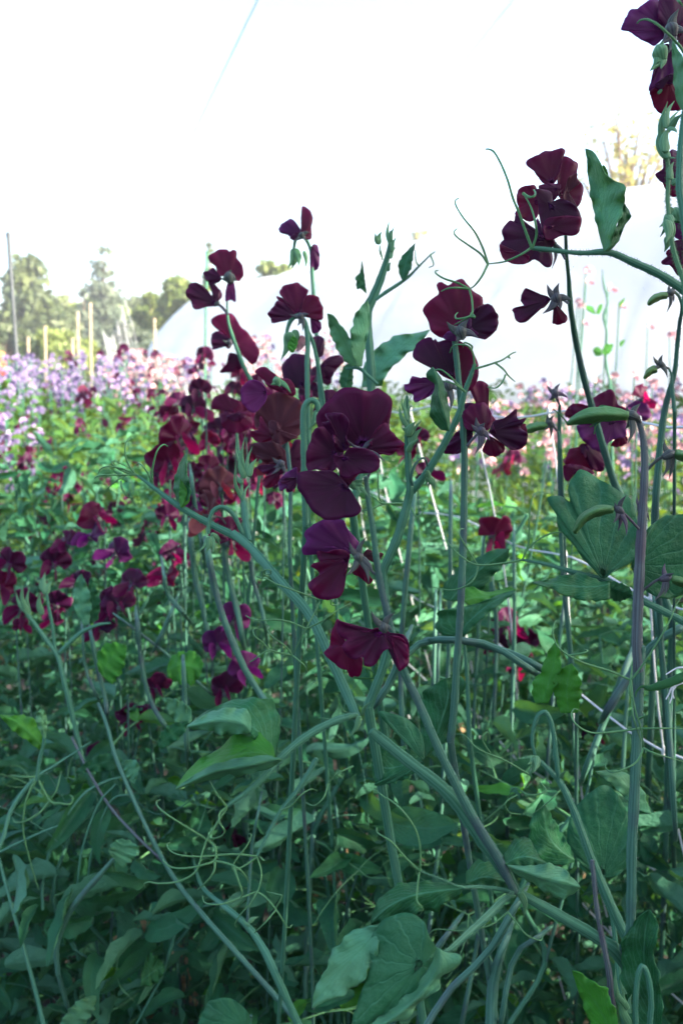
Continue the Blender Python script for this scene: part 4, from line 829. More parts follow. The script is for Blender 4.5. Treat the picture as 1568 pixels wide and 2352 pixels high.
p.flower('F', [([(378, 295), (440, 272), (490, 240), (522, 214), (530, 268), (552, 282), (580, 268), (575, 290), (550, 330), (592, 370), (592, 420), (550, 462), (490, 468), (440, 420), (395, 360)], (350, 360), 'maroon', .0, dict(cup=-.05, ruf=.1)),
    ([(310, 470), (350, 420), (440, 428), (444, 480), (390, 513), (340, 500)], (350, 380), 'wine', .004, {}),
    ([(540, 330), (575, 305), (592, 370), (575, 390), (552, 350)], (540, 340), 'wine', .006, {}),
    ([(68, 480), (110, 405), (160, 350), (240, 340), (240, 420), (190, 480), (120, 498)], (250, 360), 'maroon', .02, {}),
    ([(190, 230), (260, 180), (330, 180), (370, 260), (350, 340), (270, 350), (200, 330)], (320, 350), 'wine', .014, {})],
    ((300, 350), [(270, 265), (325, 300), (265, 495), (300, 465), (355, 410), (240, 310)], 44, -.004), d=DG - .01, pedicel=[(310, 345), (260, 390), (214, 445)], label='bloom turned right with spiky calyx in front')

# ---- 6 tall stalk with the four-lobed cluster at the upper right
p = Plant((.40, .95, 0), 'tall leaning stalk carrying the high cluster of wine blooms at the upper right')
p.stem('C', [(1500, 3100), (1330, 2650), (1150, 2270), (1080, 2060), (1000, 1780), (950, 1600), (905, 1400), (880, 1260), (862, 1130), (850, 950), (838, 830), (832, 690)], [46, 46, 44, 42, 40, 38, 38, 38, 34, 26, 24, 22], [.62, .45], 'flower_stalk', 'stalk', flat=.85, ground=1)
DH = .44
p.flower('C', [([(580, 242), (622, 200), (690, 170), (720, 160), (745, 160), (762, 152), (828, 152), (812, 210), (800, 280), (772, 350), (742, 372), (690, 362), (650, 312), (625, 275)], (745, 368), 'wine', .010, dict(cup=.05, ruf=.05)),
    ([(812, 205), (835, 196), (865, 208), (905, 242), (905, 330), (945, 392), (932, 460), (905, 516), (850, 492), (800, 462), (788, 400), (780, 330), (792, 260)], (785, 440), 'wine', .012, dict(cup=.03, ruf=.06)),
    ([(850, 330), (900, 300), (905, 340), (920, 362), (860, 400), (850, 440), (905, 516), (860, 495), (815, 460), (830, 400)], (850, 420), 'brown', .006, dict(cup=-.2)),
    ([(660, 385), (700, 370), (760, 368), (800, 372), (790, 430), (750, 475), (700, 440)], (770, 400), 'maroon', .004, {}),
    ([(640, 402), (700, 403), (742, 425), (752, 475), (800, 460), (850, 478), (902, 512), (926, 575), (920, 650), (892, 690), (820, 690), (740, 720), (700, 702), (682, 640), (662, 540), (655, 460)], (735, 500), 'maroon', -.012, dict(cup=-.05, ruf=.05, k=4)),
    ([(700, 600), (800, 570), (926, 580), (920, 650), (892, 690), (820, 690), (740, 720), (700, 702)], (720, 640), 'wine', -.015, dict(cup=.0, ruf=.02))],
    None, d=DH, label='upper bloom with a fan-shaped top and bronze right edge')
p.flower('C', [([(525, 470), (528, 420), (560, 385), (600, 376), (640, 380), (655, 425), (662, 500), (660, 560), (622, 602), (570, 592), (515, 560), (535, 512)], (655, 480), 'wine', .006, dict(cup=-.1, ruf=.08)),
    ([(478, 595), (510, 608), (520, 560), (560, 600), (610, 632), (660, 665), (705, 705), (765, 722), (745, 780), (750, 840), (740, 882), (700, 886), (640, 842), (600, 860), (550, 872), (480, 850), (430, 802), (418, 742), (448, 712), (432, 662)], (690, 700), 'maroon', -.004, dict(cup=.02, ruf=.06)),
    ([(418, 745), (440, 790), (500, 800), (560, 810), (605, 822), (590, 860), (550, 873), (480, 862), (430, 820)], (520, 790), 'wine', -.006, dict(cup=-.1)),
    ([(648, 590), (665, 600), (690, 660), (705, 700), (670, 690), (650, 640)], (690, 690), 'purple', -.007, {})],
    ((760, 745), [(800, 790), (830, 830), (745, 900)], 24, .004), d=DH, pedicel=[(740, 735), (790, 770), (830, 840)], label='lower left bloom with a red underside rim')
p.flower('C', [([(500, 1160), (530, 1142), (572, 1140), (552, 1095), (555, 1060), (582, 1024), (640, 1052), (700, 1070), (725, 1082), (705, 1120), (662, 1150), (620, 1200), (572, 1238), (520, 1222)], (740, 1092), 'maroon', .0, dict(cup=.02, ruf=.07)),
    ([(750, 1150), (790, 1160), (832, 1190), (842, 1222), (802, 1250), (750, 1242), (772, 1190)], (760, 1110), 'wine', .004, {}),
    ([(550, 1100), (600, 1110), (690, 1100), (720, 1110), (680, 1150), (600, 1130)], (735, 1100), 'wine', .006, {})],
    ((772, 1085), [(715, 1000), (790, 990), (872, 1098), (688, 1182), (800, 1155), (750, 1150)], 50, -.005), d=DH - .002, pedicel=[(772, 1080), (815, 1095), (850, 1118)], label='small twisted bloom with a big starry calyx below the cluster')

# ---- 7 bloom with a green pod lying across it
p = Plant((.44, 1.15, 0), 'plant whose open wine bloom sits behind the long green pod at the right')
p.stem('F', [(1400, 1500), (1280, 1050), (1140, 690), (1080, 500), (1040, 400)], [50, 48, 44, 38, 30], [.70, .62], 'flower_stalk', 'stalk', flat=.85, ground=1)
p.flower('F', [([(868, 245), (878, 188), (920, 178), (968, 188), (990, 158), (1050, 112), (1122, 94), (1150, 150), (1165, 188), (1215, 215), (1212, 290), (1130, 320), (1000, 330), (905, 300)], (1120, 290), 'wine', .0, dict(cup=.05)),
    ([(900, 320), (1000, 300), (1200, 290), (1212, 350), (1205, 390), (1150, 400), (1100, 425), (1072, 480), (1000, 462), (960, 430), (920, 380)], (1130, 290), 'purple', -.006, dict(cup=-.05, ruf=.07)),
    ([(1115, 440), (1160, 400), (1215, 390), (1212, 430), (1160, 452)], (1180, 350), 'wine', .006, {}),
    ([(825, 245), (850, 200), (885, 180), (880, 240), (850, 270)], (900, 250), 'wine', .01, {})], None, d=.60, label='open wine bloom')
mb = MB()
for ln in ([(1105, 200), (1050, 195), (1028, 240), (1040, 290), (1055, 290)], [(1050, 290), (1020, 320), (1010, 370)], [(1030, 290), (985, 325)], [(850, 310), (800, 250), (755, 215)]): sweep(mb, fr('F', ln), [4, 3], .385 if ln[0][0] != 850 else .4, sides=5)
p.part('stamens', mb, 'leaf_pale')
p.flower('F', [([(850, 470), (900, 455), (925, 440), (960, 435), (1060, 480), (1070, 560), (1060, 600), (980, 590), (920, 600), (870, 560), (830, 560)], (940, 480), 'wine', .04, dict(cup=.1)),
    ([(920, 440), (990, 432), (1062, 470), (1075, 590), (1010, 600), (960, 530)], (960, 450), 'maroon', .034, {}), ([(815, 570), (880, 560), (960, 580), (1010, 610), (960, 640), (870, 625), (850, 670), (820, 640)], (900, 600), 'wine', .03, {})], None, d=.66, label='shadowed bloom half hidden under the open one')

# ---- 8 spike with a bare empty calyx star
def bare(f, base, label, stalk, w, d, c, tips, sw=28, pod=None):
    p = Plant(base, label); p.stem(f, stalk, w, d, 'flower_stalk', 'stalk', flat=.85, ground=1)
    pod_calyx(p, f, c, tips, sw, d[1] if hasattr(d, '__len__') else d, [c, stalk[-1]], pod); return p
bare('F', (.30, 1.0, 0), 'slim grey-green stalk ending in an empty five-pointed calyx beside the white net', [(900, 2100), (860, 1700), (820, 1300), (800, 900), (795, 500), (792, 300), (795, 190)], [26, 28, 28, 28, 28, 22, 18], [.62, .56], (765, 115), [(715, 62), (798, 52), (852, 148), (722, 162), (765, 150)], 30)
q = bare('F', (.33, 1.02, 0), 'starry calyx with a flat green pod pointing left at the spiky bloom', [(800, 460), (792, 400), (785, 355)], [20, 20, 16], .565, (730, 300), [(720, 240), (760, 252), (735, 400), (690, 350), (765, 330)], 28, ([(712, 300), (650, 298), (585, 322), (560, 345)], [(715, 318), (650, 325), (560, 355)], [(715, 330), (660, 345), (600, 362), (560, 362)]))
bare('C', (.52, 1.1, 0), 'upright dark stalk near the right edge with small starry calyxes and a pale curved pod', [(1390, 2500), (1400, 2300), (1440, 1870), (1480, 1680), (1515, 1550), (1530, 1400), (1545, 1250), (1562, 1150), (1545, 1080), (1515, 1045)], [46, 44, 40, 34, 28, 26, 24, 22, 20, 18], [.52, .45], (1490, 1050), [(1480, 1000), (1540, 1010), (1465, 1175), (1510, 1110), (1450, 1080)], 26, ([(1470, 1052), (1420, 1055), (1370, 1080), (1345, 1120)], [(1468, 1068), (1425, 1072), (1380, 1095), (1350, 1125)], [(1468, 1082), (1430, 1090), (1390, 1108), (1355, 1130)]))
bare('C', (.50, 1.12, 0), 'shrivelled purple calyx star on a short curved stalk left of the right-edge stalk', [(1515, 1800), (1500, 1650), (1497, 1570), (1480, 1530)], [26, 22, 14, 12], .47, (1425, 1500), [(1380, 1450), (1440, 1440), (1470, 1585), (1370, 1530), (1400, 1470)], 30, ([(1395, 1510), (1350, 1530), (1322, 1585)], [(1400, 1530), (1360, 1545), (1325, 1588)], [(1405, 1545), (1370, 1560), (1328, 1590)]))

# ---- 9 right edge: buds and dark drooping blooms
p = Plant((.40, .36, 0), 'hairy vine at the right edge with pointed buds and violet blooms at the top', 'vines hanging in at the right edge')
p.stem('T', [(1500, 3600), (1530, 3000), (1470, 2500), (1430, 2200), (1440, 1800), (1465, 1500), (1520, 1100)], [90, 92, 92, 90, 84, 76, 60], .33, ground=1)
p.tendrils('T', [[(1560, 800), (1470, 600), (1380, 480), (1270, 370), (1150, 270), (1050, 225), (970, 232), (930, 268)], [(1380, -40), (1440, 30), (1500, 100)]], .325, 8)
p.leafs('T', [(1480, 1330), (1400, 1180), (1365, 1000), (1360, 800), (1340, 600), (1350, 480)], [(1500, 1320), (1440, 1100), (1410, 850), (1380, 620), (1350, 480)], [(1530, 1300), (1520, 1000), (1480, 700), (1400, 560), (1350, 480)], .327, (.003, 0, -.004), 'leaf_pale', None, .003)
p.flower('T', [([(750, 345), (770, 250), (800, 180), (860, 115), (930, 95), (1000, 40), (1080, 0), (1150, -20), (1200, 20), (1230, 60), (1280, 120), (1330, 300), (1300, 420), (1200, 460), (1140, 532), (1050, 500), (950, 440), (820, 362)], (1310, 380), 'purple', .012, dict(cup=.04, ruf=.04)),
    ([(1200, -40), (1390, -60), (1600, -40), (1600, 300), (1500, 480), (1330, 420), (1240, 300), (1180, 200)], (1380, 380), 'maroon', .006, {}),
    ([(1480, 200), (1600, 200), (1600, 480), (1500, 560), (1420, 500)], (1400, 420), 'wine', .004, {})],
    ((1330, 350), [(1190, 520), (1300, 620), (1420, 100), (1520, 380), (1280, 440)], 120, -.004), d=.36, label='violet bloom at the top right corner')
p.flower('T', [([(1150, 600), (1250, 520), (1340, 540), (1400, 700), (1420, 900), (1340, 980), (1200, 980), (1070, 1062), (1100, 930), (1130, 760)], (1290, 520), 'purple', .0, dict(cup=-.1)),
    ([(1080, 1060), (1200, 1000), (1360, 960), (1420, 1100), (1440, 1290), (1300, 1300), (1222, 1345), (1120, 1240), (1100, 1150)], (1300, 950), 'wine', .006, dict(ruf=.04)),
    ([(1140, 990), (1260, 900), (1380, 860), (1400, 980), (1290, 960), (1220, 1040), (1160, 1050)], (1330, 880), 'maroon', -.004, {})],
    ((1200, 620), [(1210, 805), (1150, 740), (1080, 830), (1280, 620), (1240, 480)], 130, -.006), d=.36, cmat='calyx_green', label='half-closed bloom hanging nose down')
p.leafs('T', [(1190, 1060), (1170, 1085), (1180, 1100)], [(1210, 1050), (1195, 1080), (1180, 1100)], [(1225, 1050), (1215, 1080), (1180, 1100)], .345, mat='leaf_pale', wav=.0005)
p = Plant((.43, .40, 0), 'drooping green bud cluster at the right edge above the dark hanging bloom', 'vines hanging in at the right edge')
p.stem('T', [(1480, 3300), (1350, 2900), (1290, 2350), (1300, 2100), (1290, 1900), (1250, 1820)], [70, 56, 52, 50, 50, 44], .345, 'flower_stalk', 'calyx_green', ground=1)
bushy(p, 'T', [((1270, 1850), (1200, 1500), 120, .343), ((1240, 1700), (1290, 1190), 100, .343), ((1260, 1780), (1320, 1480), 130, .335), ((1300, 1500), (1395, 1560), 80, .338), ((1270, 1500), (1370, 1180), 90, .34), ((1330, 1500), (1470, 1330), 90, .34), ((1300, 1550), (1440, 1280), 60, .345), ((1300, 1850), (1240, 1560), 90, .335), ((1320, 2100), (1360, 1900), 90, .34), ((1340, 2150), (1420, 2130), 90, .34), ((1310, 1850), (1380, 1860), 40, .34)])
bushy(p, 'C', [((1470, 560), (1418, 640), 40, .35), ((1470, 570), (1425, 700), 44, .346), ((1465, 600), (1460, 740), 70, .34), ((1480, 590), (1505, 730), 44, .345), ((1470, 700), (1450, 795), 50, .35), ((1480, 690), (1495, 800), 40, .352), ((1465, 570), (1500, 620), 60, .345)])
p.flower('C', [([(1395, 310), (1440, 270), (1445, 210), (1480, 170), (1510, 152), (1560, 190), (1600, 260), (1560, 330), (1480, 350), (1430, 356)], (1520, 330), 'maroon', .01, {}),
    ([(1440, 356), (1500, 350), (1560, 330), (1580, 420), (1510, 450), (1470, 420)], (1520, 340), 'wine', .012, {})], None, d=.36, label='bloom half hidden behind the stem')
p.flower('C', [([(1430, 858), (1470, 820), (1490, 760), (1530, 720), (1620, 730), (1620, 900), (1560, 942), (1520, 930), (1490, 880), (1440, 875)], (1580, 760), 'maroon', .0, {}), ([(1510, 600), (1570, 590), (1620, 700), (1560, 720), (1510, 690)], (1560, 640), 'purple', .004, {}), ([(1460, 800), (1480, 780), (1490, 820), (1470, 822)], (1500, 800), 'wine', .004, {})], ((1530, 560), [(1500, 600), (1560, 620), (1490, 510)], 60, -.002), d=.36, cmat='calyx_green', label='dark bloom hanging at the right edge')

# ---- 10 hook-necked young stalks and stubs, lower right
p = Plant((.30, .50, 0), 'young stem with a nodding hooked bud stalk at the lower right')
p.stem('H', [(1280, 1520), (1210, 1380), (1140, 1220), (1080, 1070), (1030, 930), (980, 800), (930, 700), (880, 640), (820, 580)], [52, 54, 50, 44, 40, 38, 34, 26, 20], [.44, .45], ground=1)
p.stem('H', [(920, 680), (905, 560), (892, 440), (872, 360), (845, 325), (810, 345), (788, 410), (780, 480), (795, 550)], [22, 24, 24, 22, 22, 22, 20, 17, 13], .445, 'flower_stalk', 'stem', flat=.9)
bushy(p, 'H', [((800, 570), (770, 650), 50, .443), ((795, 560), (755, 600), 36, .445), ((930, 670), (960, 630), 24, .44), ((805, 560), (790, 640), 36, .44)])
p.tendrils('H', [[(760, 650), (640, 580), (500, 520), (430, 450), (380, 440)], [(820, 690), (850, 740), (760, 760), (690, 720), (650, 780)], [(940, 720), (860, 800), (780, 860)], [(700, 760), (640, 800), (660, 850), (720, 860)], [(560, 540), (520, 470), (545, 430), (560, 470)]], .455, 5)
p = Plant((.33, .47, 0), 'thin broken-off dry stalk with a blunt tip at the lower right', cat='stalk', name='broken_stalk')
p.stem('H', [(1230, 2100), (1195, 1830), (1180, 1680), (1140, 1480), (1115, 1330), (1105, 1220), (1092, 1100)], [34, 34, 30, 28, 24, 24, 22], .38, 'stem', 'stem_dark', ground=1)
bushy(p, 'H', [((1115, 1410), (1092, 1412), 12, .38), ((1140, 1440), (1158, 1390), 10, .38)])
p = Plant((.36, .44, 0), 'low shoot in the bottom right corner with a hooked stalk and bright pointed leaf')
p.stem('H', [(1400, 2200), (1395, 1960), (1402, 1850), (1388, 1720), (1355, 1652), (1330, 1720), (1320, 1850), (1322, 1960), (1340, 2150)], [28, 28, 28, 28, 28, 28, 28, 28, 28], .37, 'flower_stalk', 'stem', flat=.9, ground=1)
p.leafs('H', [(1240, 2050), (1220, 1900), (1175, 1800), (1172, 1775), (1110, 1742), (1062, 1715), (1040, 1690), (990, 1680)], [(1220, 2080), (1170, 1950), (1110, 1840), (1050, 1760), (990, 1680)], [(1130, 2150), (1080, 1960), (1052, 1870), (1020, 1780), (1005, 1730), (990, 1680)], .355, (-.004, 0, .006), 'leaf_bright', None, .005)
bushy(p, 'H', [((1270, 1900), (1215, 1670), 40, .37), ((1280, 1880), (1260, 1760), 34, .368), ((1290, 1900), (1300, 1800), 30, .37), ((1260, 1850), (1220, 1750), 30, .366), ((1290, 1960), (1250, 1800), 44, .37), ((1270, 1800), (1240, 1720), 20, .372)])
p.leafs('H', [(1440, 2050), (1300, 1960), (1240, 1800), (1250, 1680), (1238, 1590), (1262, 1510), (1320, 1410), (1392, 1358)], [(1445, 2050), (1400, 1850), (1370, 1650), (1370, 1500), (1392, 1358)], [(1450, 2050), (1460, 1850), (1440, 1700), (1415, 1600), (1430, 1500), (1440, 1430), (1392, 1358)], .40, (.006, .004, -.008), 'leaf', None, .007)
p.tendrils('F', [[(1240, 1915), (1230, 1990), (1260, 2060), (1275, 2150)], [(1240, 1915), (1100, 1855), (960, 1812), (850, 1760), (780, 1700), (752, 1620), (760, 1560), (775, 1540)], [(1240, 1915), (1300, 1840), (1380, 1720), (1480, 1550), (1520, 1450), (1568, 1380)], [(1240, 1910), (1250, 1800)], [(850, 1760), (940, 1745), (970, 1730), (950, 1720)]], .395, 6)
p.tendrils('H', [[(1350, 410), (1240, 425), (1100, 435), (1020, 400), (985, 350), (995, 312), (1025, 312)], [(1350, 412), (1450, 410), (1600, 412)], [(1362, 515), (1330, 580), (1270, 620), (1200, 642), (1165, 620), (1165, 590)], [(1362, 515), (1430, 545), (1568, 585)], [(1295, 160), (1310, 280), (1345, 405), (1365, 515)], [(1300, 240), (1308, 350), (1350, 480)], [(1340, 360), (1365, 345), (1355, 325)]], .392, 6)
# withered pod at the right edge
mb = MB(); sweep(mb, fr('F', [(1640, 1860), (1568, 1895), (1500, 1925), (1420, 1950), (1360, 1965), (1310, 1955), (1275, 1990), (1270, 2020)]), [26, 24, 22, 20, 14, 6, 5, 3], .385, flat=.5, sides=9); p.part('withered_pod', mb, 'leaf_pale')
mb = MB()
for ln in ([(1568, 1930), (1500, 1960), (1480, 2000), (1460, 2035)], [(1500, 1960), (1500, 2010), (1485, 2060)], [(1520, 1955), (1500, 1990), (1510, 2030)], [(1600, 1835), (1530, 1840), (1460, 1880)]): sweep(mb, fr('F', ln), [5, 3], .385, sides=5)
p.part('withered_petal', mb, 'net')

# ---- 11 upper centre shoot between the cluster and the arching vine
p = Plant((.10, 1.1, 0), 'pale green leafy shoot with a bud tip, reaching above the flowers in the middle')
p.stem('B', [(640, 2100), (720, 1700), (760, 1300), (740, 1000), (735, 850), (770, 770), (815, 660), (850, 550), (875, 450), (885, 350)], [50, 50, 54, 56, 62, 60, 50, 40, 30, 20], [.60, .58], ground=1, flat=.4)
bushy(p, 'B', [((885, 440), (872, 285), 32, .58), ((885, 420), (905, 320), 26, .58), ((890, 480), (918, 385), 30, .58), ((880, 520), (915, 450), 30, .58), ((865, 600), (885, 540), 26, .58), ((830, 520), (812, 430), 12, .58), ((808, 430), (785, 360), 34, .58), ((810, 430), (825, 350), 34, .58), ((808, 425), (808, 365), 40, .58)])
p.stem('B', [(790, 780), (850, 735), (920, 690), (990, 640), (1060, 570), (1130, 500)], [20, 24, 22, 18, 12, 8], .58, 'leaf_stalk')
p.leafs('B', [(955, 665), (932, 600), (935, 540), (970, 490), (1035, 425)], [(958, 668), (965, 600), (985, 530), (1035, 425)], [(965, 668), (1010, 580), (1020, 510), (1035, 425)], .575, (.004, 0, -.004), 'leaf', None, .003)
p.leafs('B', [(728, 740), (690, 710), (672, 715), (665, 670), (662, 640), (690, 610), (702, 540)], [(728, 742), (710, 690), (700, 630), (702, 540)], [(730, 742), (722, 680), (712, 600), (702, 540)], .578, (0, 0, 0), 'leaf', None, .003)
p.tendrils('B', [[(1130, 500), (1150, 560), (1120, 580)], [(1060, 570), (1040, 540), (1035, 470)], [(1130, 500), (1160, 480)], [(830, 530), (815, 440)]], .575, 4.5)
p.leafs('B', [(650, 1200), (590, 1160), (540, 1080), (500, 980), (485, 868)], [(660, 1200), (610, 1080), (550, 960), (485, 868)], [(670, 1195), (650, 1100), (625, 1020), (560, 930), (520, 880), (485, 868)], .55, (.004, 0, -.008), 'leaf_pale', None, .005)
p.leafs('B', [(668, 1200), (635, 1100), (632, 1000), (650, 900), (690, 830), (740, 785)], [(690, 1200), (700, 1080), (722, 950), (740, 785)], [(700, 1200), (715, 1100), (745, 960), (750, 860), (740, 785)], .545, (-.004, 0, .004), 'leaf_pale', None, .005)
p.stem('B', [(600, 1215), (680, 1210), (740, 1260), (800, 1310)], [14, 22, 22, 18], .55, 'leaf_stalk')
p.leafs('B', [(700, 1330), (715, 1200), (770, 1120), (850, 1040), (950, 1000), (1050, 990), (1125, 970)], [(740, 1330), (800, 1240), (880, 1150), (980, 1060), (1125, 972)], [(830, 1320), (860, 1240), (930, 1170), (1000, 1110), (1060, 1060), (1125, 975)], .60, (.01, 0, -.006), 'leaf_pale', None, .012)
p.leafs('B', [(570, 1330), (560, 1280), (590, 1200), (640, 1170)], [(600, 1340), (605, 1290), (620, 1230), (640, 1170)], [(640, 1340), (645, 1290), (645, 1230), (640, 1170)], .57, (.004, 0, 0), 'leaf', None, .003)

# ---- 12 cluster left of the central spike (frame L)
p = Plant((-.08, .75, 0), 'plant left of the central spike with a bright violet petal above a brownish bloom')
p.stem('L', [(900, 2600), (905, 2300), (905, 2000), (885, 1780), (880, 1700)], [34, 34, 34, 32, 26], [.55, .55], 'flower_stalk', 'stalk', ground=1)
p.flower('L', [([(622, 1530), (640, 1450), (680, 1380), (740, 1330), (810, 1308), (880, 1320), (945, 1350), (1000, 1400), (1020, 1500), (1000, 1600), (960, 1660), (850, 1640), (800, 1610), (760, 1622), (680, 1602), (630, 1590)], (800, 1600), 'brown', .006, dict(cup=.08, ruf=.06, k=8)),
    ([(738, 1542), (790, 1538), (830, 1600), (880, 1630), (965, 1662), (900, 1692), (830, 1716), (770, 1690), (740, 1610)], (800, 1610), 'brown', -.006, dict(ruf=.1)),
    ([(588, 1622), (650, 1602), (668, 1500), (700, 1545), (730, 1600), (768, 1670), (700, 1702), (630, 1692)], (770, 1660), 'wine', -.002, dict(ruf=.09))], None, d=.55, label='brown-red fan-shaped bloom with visible veins')
p.flower('L', [([(518, 1290), (560, 1230), (620, 1213), (680, 1240), (716, 1300), (715, 1370), (682, 1420), (622, 1472), (552, 1430), (520, 1370)], (720, 1310), 'purple', .0, dict(cup=-.1, ruf=.03)),
    ([(630, 1150), (690, 1108), (760, 1150), (830, 1200), (900, 1210), (946, 1290), (930, 1340), (860, 1322), (740, 1272), (690, 1212)], (860, 1300), 'wine', .01, dict(ruf=.05))],
    ((800, 1220), [(910, 1318), (750, 1250), (820, 1270)], 46, -.004), d=.54, cmat='calyx_green', label='bright violet smooth petal')
p.flower('L', [([(584, 1722), (680, 1700), (790, 1702), (860, 1770), (870, 1850), (820, 1882), (720, 1872), (650, 1822), (600, 1780)], (830, 1830), 'brown', .01, {}),
    ([(930, 1700), (1000, 1700), (1015, 1850), (960, 1960), (918, 1870)], (880, 1840), 'maroon', .014, {}), ([(640, 1902), (720, 1880), (820, 1900), (862, 1930), (800, 1972), (730, 1962)], (850, 1880), 'maroon', .006, {}), ([(695, 1992), (760, 1950), (812, 1980), (800, 2030), (740, 2062), (700, 2050)], (830, 1930), 'wine', .004, {})],
    ((830, 1870), [(760, 1820), (770, 1900), (750, 1960), (860, 1960)], 40, -.002), d=.56, label='shadowed bloom with crinkled petals under the fan')
p = Plant((-.04, .85, 0), 'tall plant with nodding hooked stalks and a four-lobed plum bloom')
p.stem('L', [(1040, 2200), (1045, 1800), (1040, 1400), (1035, 1100), (1040, 900), (1020, 770), (975, 715), (920, 730), (885, 800), (870, 880)], [36, 36, 36, 36, 36, 36, 36, 34, 28, 20], [.60, .60], 'flower_stalk', 'stem', ground=1, flat=.9)
p.stem('L', [(1220, 1750), (1170, 1420), (1130, 1150), (1090, 950), (1050, 850), (1010, 760)], [30, 30, 30, 30, 28, 22], [.61, .60], 'flower_stalk', 'stem')
bushy(p, 'L', [((880, 850), (830, 1060), 70, .60), ((900, 850), (870, 960), 90, .595), ((930, 830), (960, 920), 60, .60)])
p.leafs('L', [(900, 990), (880, 950), (900, 900), (920, 870)], [(910, 1000), (920, 950), (920, 900), (925, 870)], [(930, 1000), (955, 950), (960, 900), (930, 870)], .595, mat='leaf_bright', wav=.002)
p.flower('L', [([(820, 512), (850, 480), (900, 460), (960, 455), (1042, 510), (1022, 552), (1000, 622), (985, 692), (930, 692), (900, 642), (860, 582), (825, 545)], (965, 705), 'wine', .004, dict(cup=.03)),
    ([(724, 692), (770, 642), (790, 600), (830, 600), (890, 642), (922, 702), (880, 742), (830, 756), (760, 766), (745, 722)], (955, 720), 'maroon', .0, dict(cup=.03, ruf=.1)),
    ([(1020, 562), (1100, 548), (1140, 600), (1162, 670), (1150, 742), (1090, 732), (1030, 692), (1005, 650)], (985, 710), 'wine', .0, dict(cup=.03)),
    ([(795, 568), (830, 566), (890, 610), (920, 680), (860, 640)], (940, 700), 'wine', .008, {}),
    ([(1090, 742), (1140, 760), (1142, 822), (1090, 852), (1070, 820)], (1060, 730), 'purple', .002, {}),
    ([(955, 900), (985, 865), (1020, 880), (1030, 930), (985, 975), (955, 985)], (970, 880), 'pink', .006, dict(nm='young_petal'))],
    ((985, 715), [(960, 790), (1000, 830), (1050, 700), (900, 700)], 40, -.004), d=.60, label='four-lobed plum bloom')
p.flower('L', [([(835, 1140), (850, 1080), (910, 1020), (980, 1010), (1060, 1040), (1060, 1200), (1040, 1290), (960, 1280), (880, 1250), (850, 1200)], (1000, 1260), 'maroon', .03, dict(ruf=.05)),
    ([(1082, 880), (1160, 880), (1170, 960), (1150, 1030), (1090, 1000)], (1120, 1040), 'maroon', .03, {}),
    ([(1140, 1100), (1200, 1040), (1280, 1020), (1330, 1060), (1270, 1130), (1210, 1210), (1150, 1170)], (1160, 1100), 'maroon', .02, {}),
    ([(1170, 1300), (1260, 1300), (1300, 1380), (1180, 1400)], (1200, 1380), 'maroon', .03, {})], None, d=.66, label='dark plum petals behind the hooked stalks')
p = Plant((-.02, 1.05, 0), 'highest and palest violet bloom on a thin hooked stalk above the tunnel roof')
p.stem('A', [(1500, 1300), (1470, 1000), (1450, 700), (1440, 560), (1432, 430), (1425, 340), (1400, 290), (1375, 278), (1355, 300), (1348, 350)], [17, 17, 16, 16, 16, 14, 14, 14, 14, 12], [.74, .74], 'flower_stalk', 'stem', ground=1, flat=.9)
p.flower('A', [([(1282, 236), (1335, 200), (1372, 236), (1385, 270), (1350, 298), (1322, 276), (1287, 264)], (1382, 280), 'purple', 0, {}), ([(1382, 255), (1385, 150), (1412, 150), (1436, 190), (1430, 240), (1430, 292), (1400, 290)], (1395, 282), 'wine', 0, dict(ruf=.04)),
    ([(1330, 290), (1365, 262), (1400, 285), (1360, 300)], (1380, 275), 'maroon', -.003, {}), ([(1430, 330), (1455, 320), (1468, 370), (1460, 430), (1425, 428)], (1432, 330), 'purple', .006, {})],
    ((1385, 275), [(1350, 300), (1420, 262), (1400, 300)], 20, -.004), d=.73, label='upright twin-lobed violet bloom')
bushy(p, 'A', [((1348, 340), (1340, 430), 44, .74), ((1345, 350), (1320, 430), 30, .74), ((1395, 350), (1400, 430), 22, .735), ((1355, 340), (1370, 420), 34, .74)])
p = Plant((-.30, 1.0, 0), 'three dark blooms on a slanting stalk standing against the left end of the tunnel')
p.stem('L', [(700, 1500), (640, 1330), (590, 1210), (540, 1110), (490, 980), (440, 840), (415, 740), (408, 640), (410, 560)], [26, 30, 30, 30, 28, 24, 20, 14, 12], [.80, .78], 'flower_stalk', 'stem', ground=1, flat=.9)
DN = .78
p.flower('L', [([(260, 245), (300, 214), (340, 195), (400, 186), (432, 204), (450, 190), (485, 212), (486, 255), (520, 300), (541, 370), (530, 410), (496, 442), (470, 400), (440, 360), (400, 352), (360, 402), (330, 362), (310, 310), (275, 290)], (420, 400), 'wine', .0, dict(cup=.05, ruf=.06)),
    ([(222, 370), (270, 352), (300, 330), (350, 400), (352, 442), (290, 462), (240, 430)], (370, 420), 'maroon', -.002, {}), ([(412, 452), (462, 450), (476, 600), (440, 585), (394, 592)], (430, 450), 'purple', -.006, dict(nm='keel_petal', cup=.1))],
    ((425, 410), [(360, 420), (480, 440), (440, 350), (400, 450)], 60, -.006), d=DN, label='uppermost bloom, rounded, with a blue-green calyx')
p.flower('L', [([(84, 510), (120, 460), (160, 446), (200, 466), (250, 502), (282, 560), (322, 602), (300, 636), (240, 642), (156, 661), (120, 592), (92, 560)], (330, 615), 'maroon', .0, dict(cup=-.05)),
    ([(262, 452), (320, 470), (372, 545), (335, 600), (310, 610), (285, 580), (292, 510)], (320, 610), 'maroon', .004, {})], ((330, 615), [(355, 600), (300, 640), (350, 640)], 24, -.002), d=DN, pedicel=[(330, 612), (375, 650), (412, 700)], label='smooth two-lobed bloom turned left')
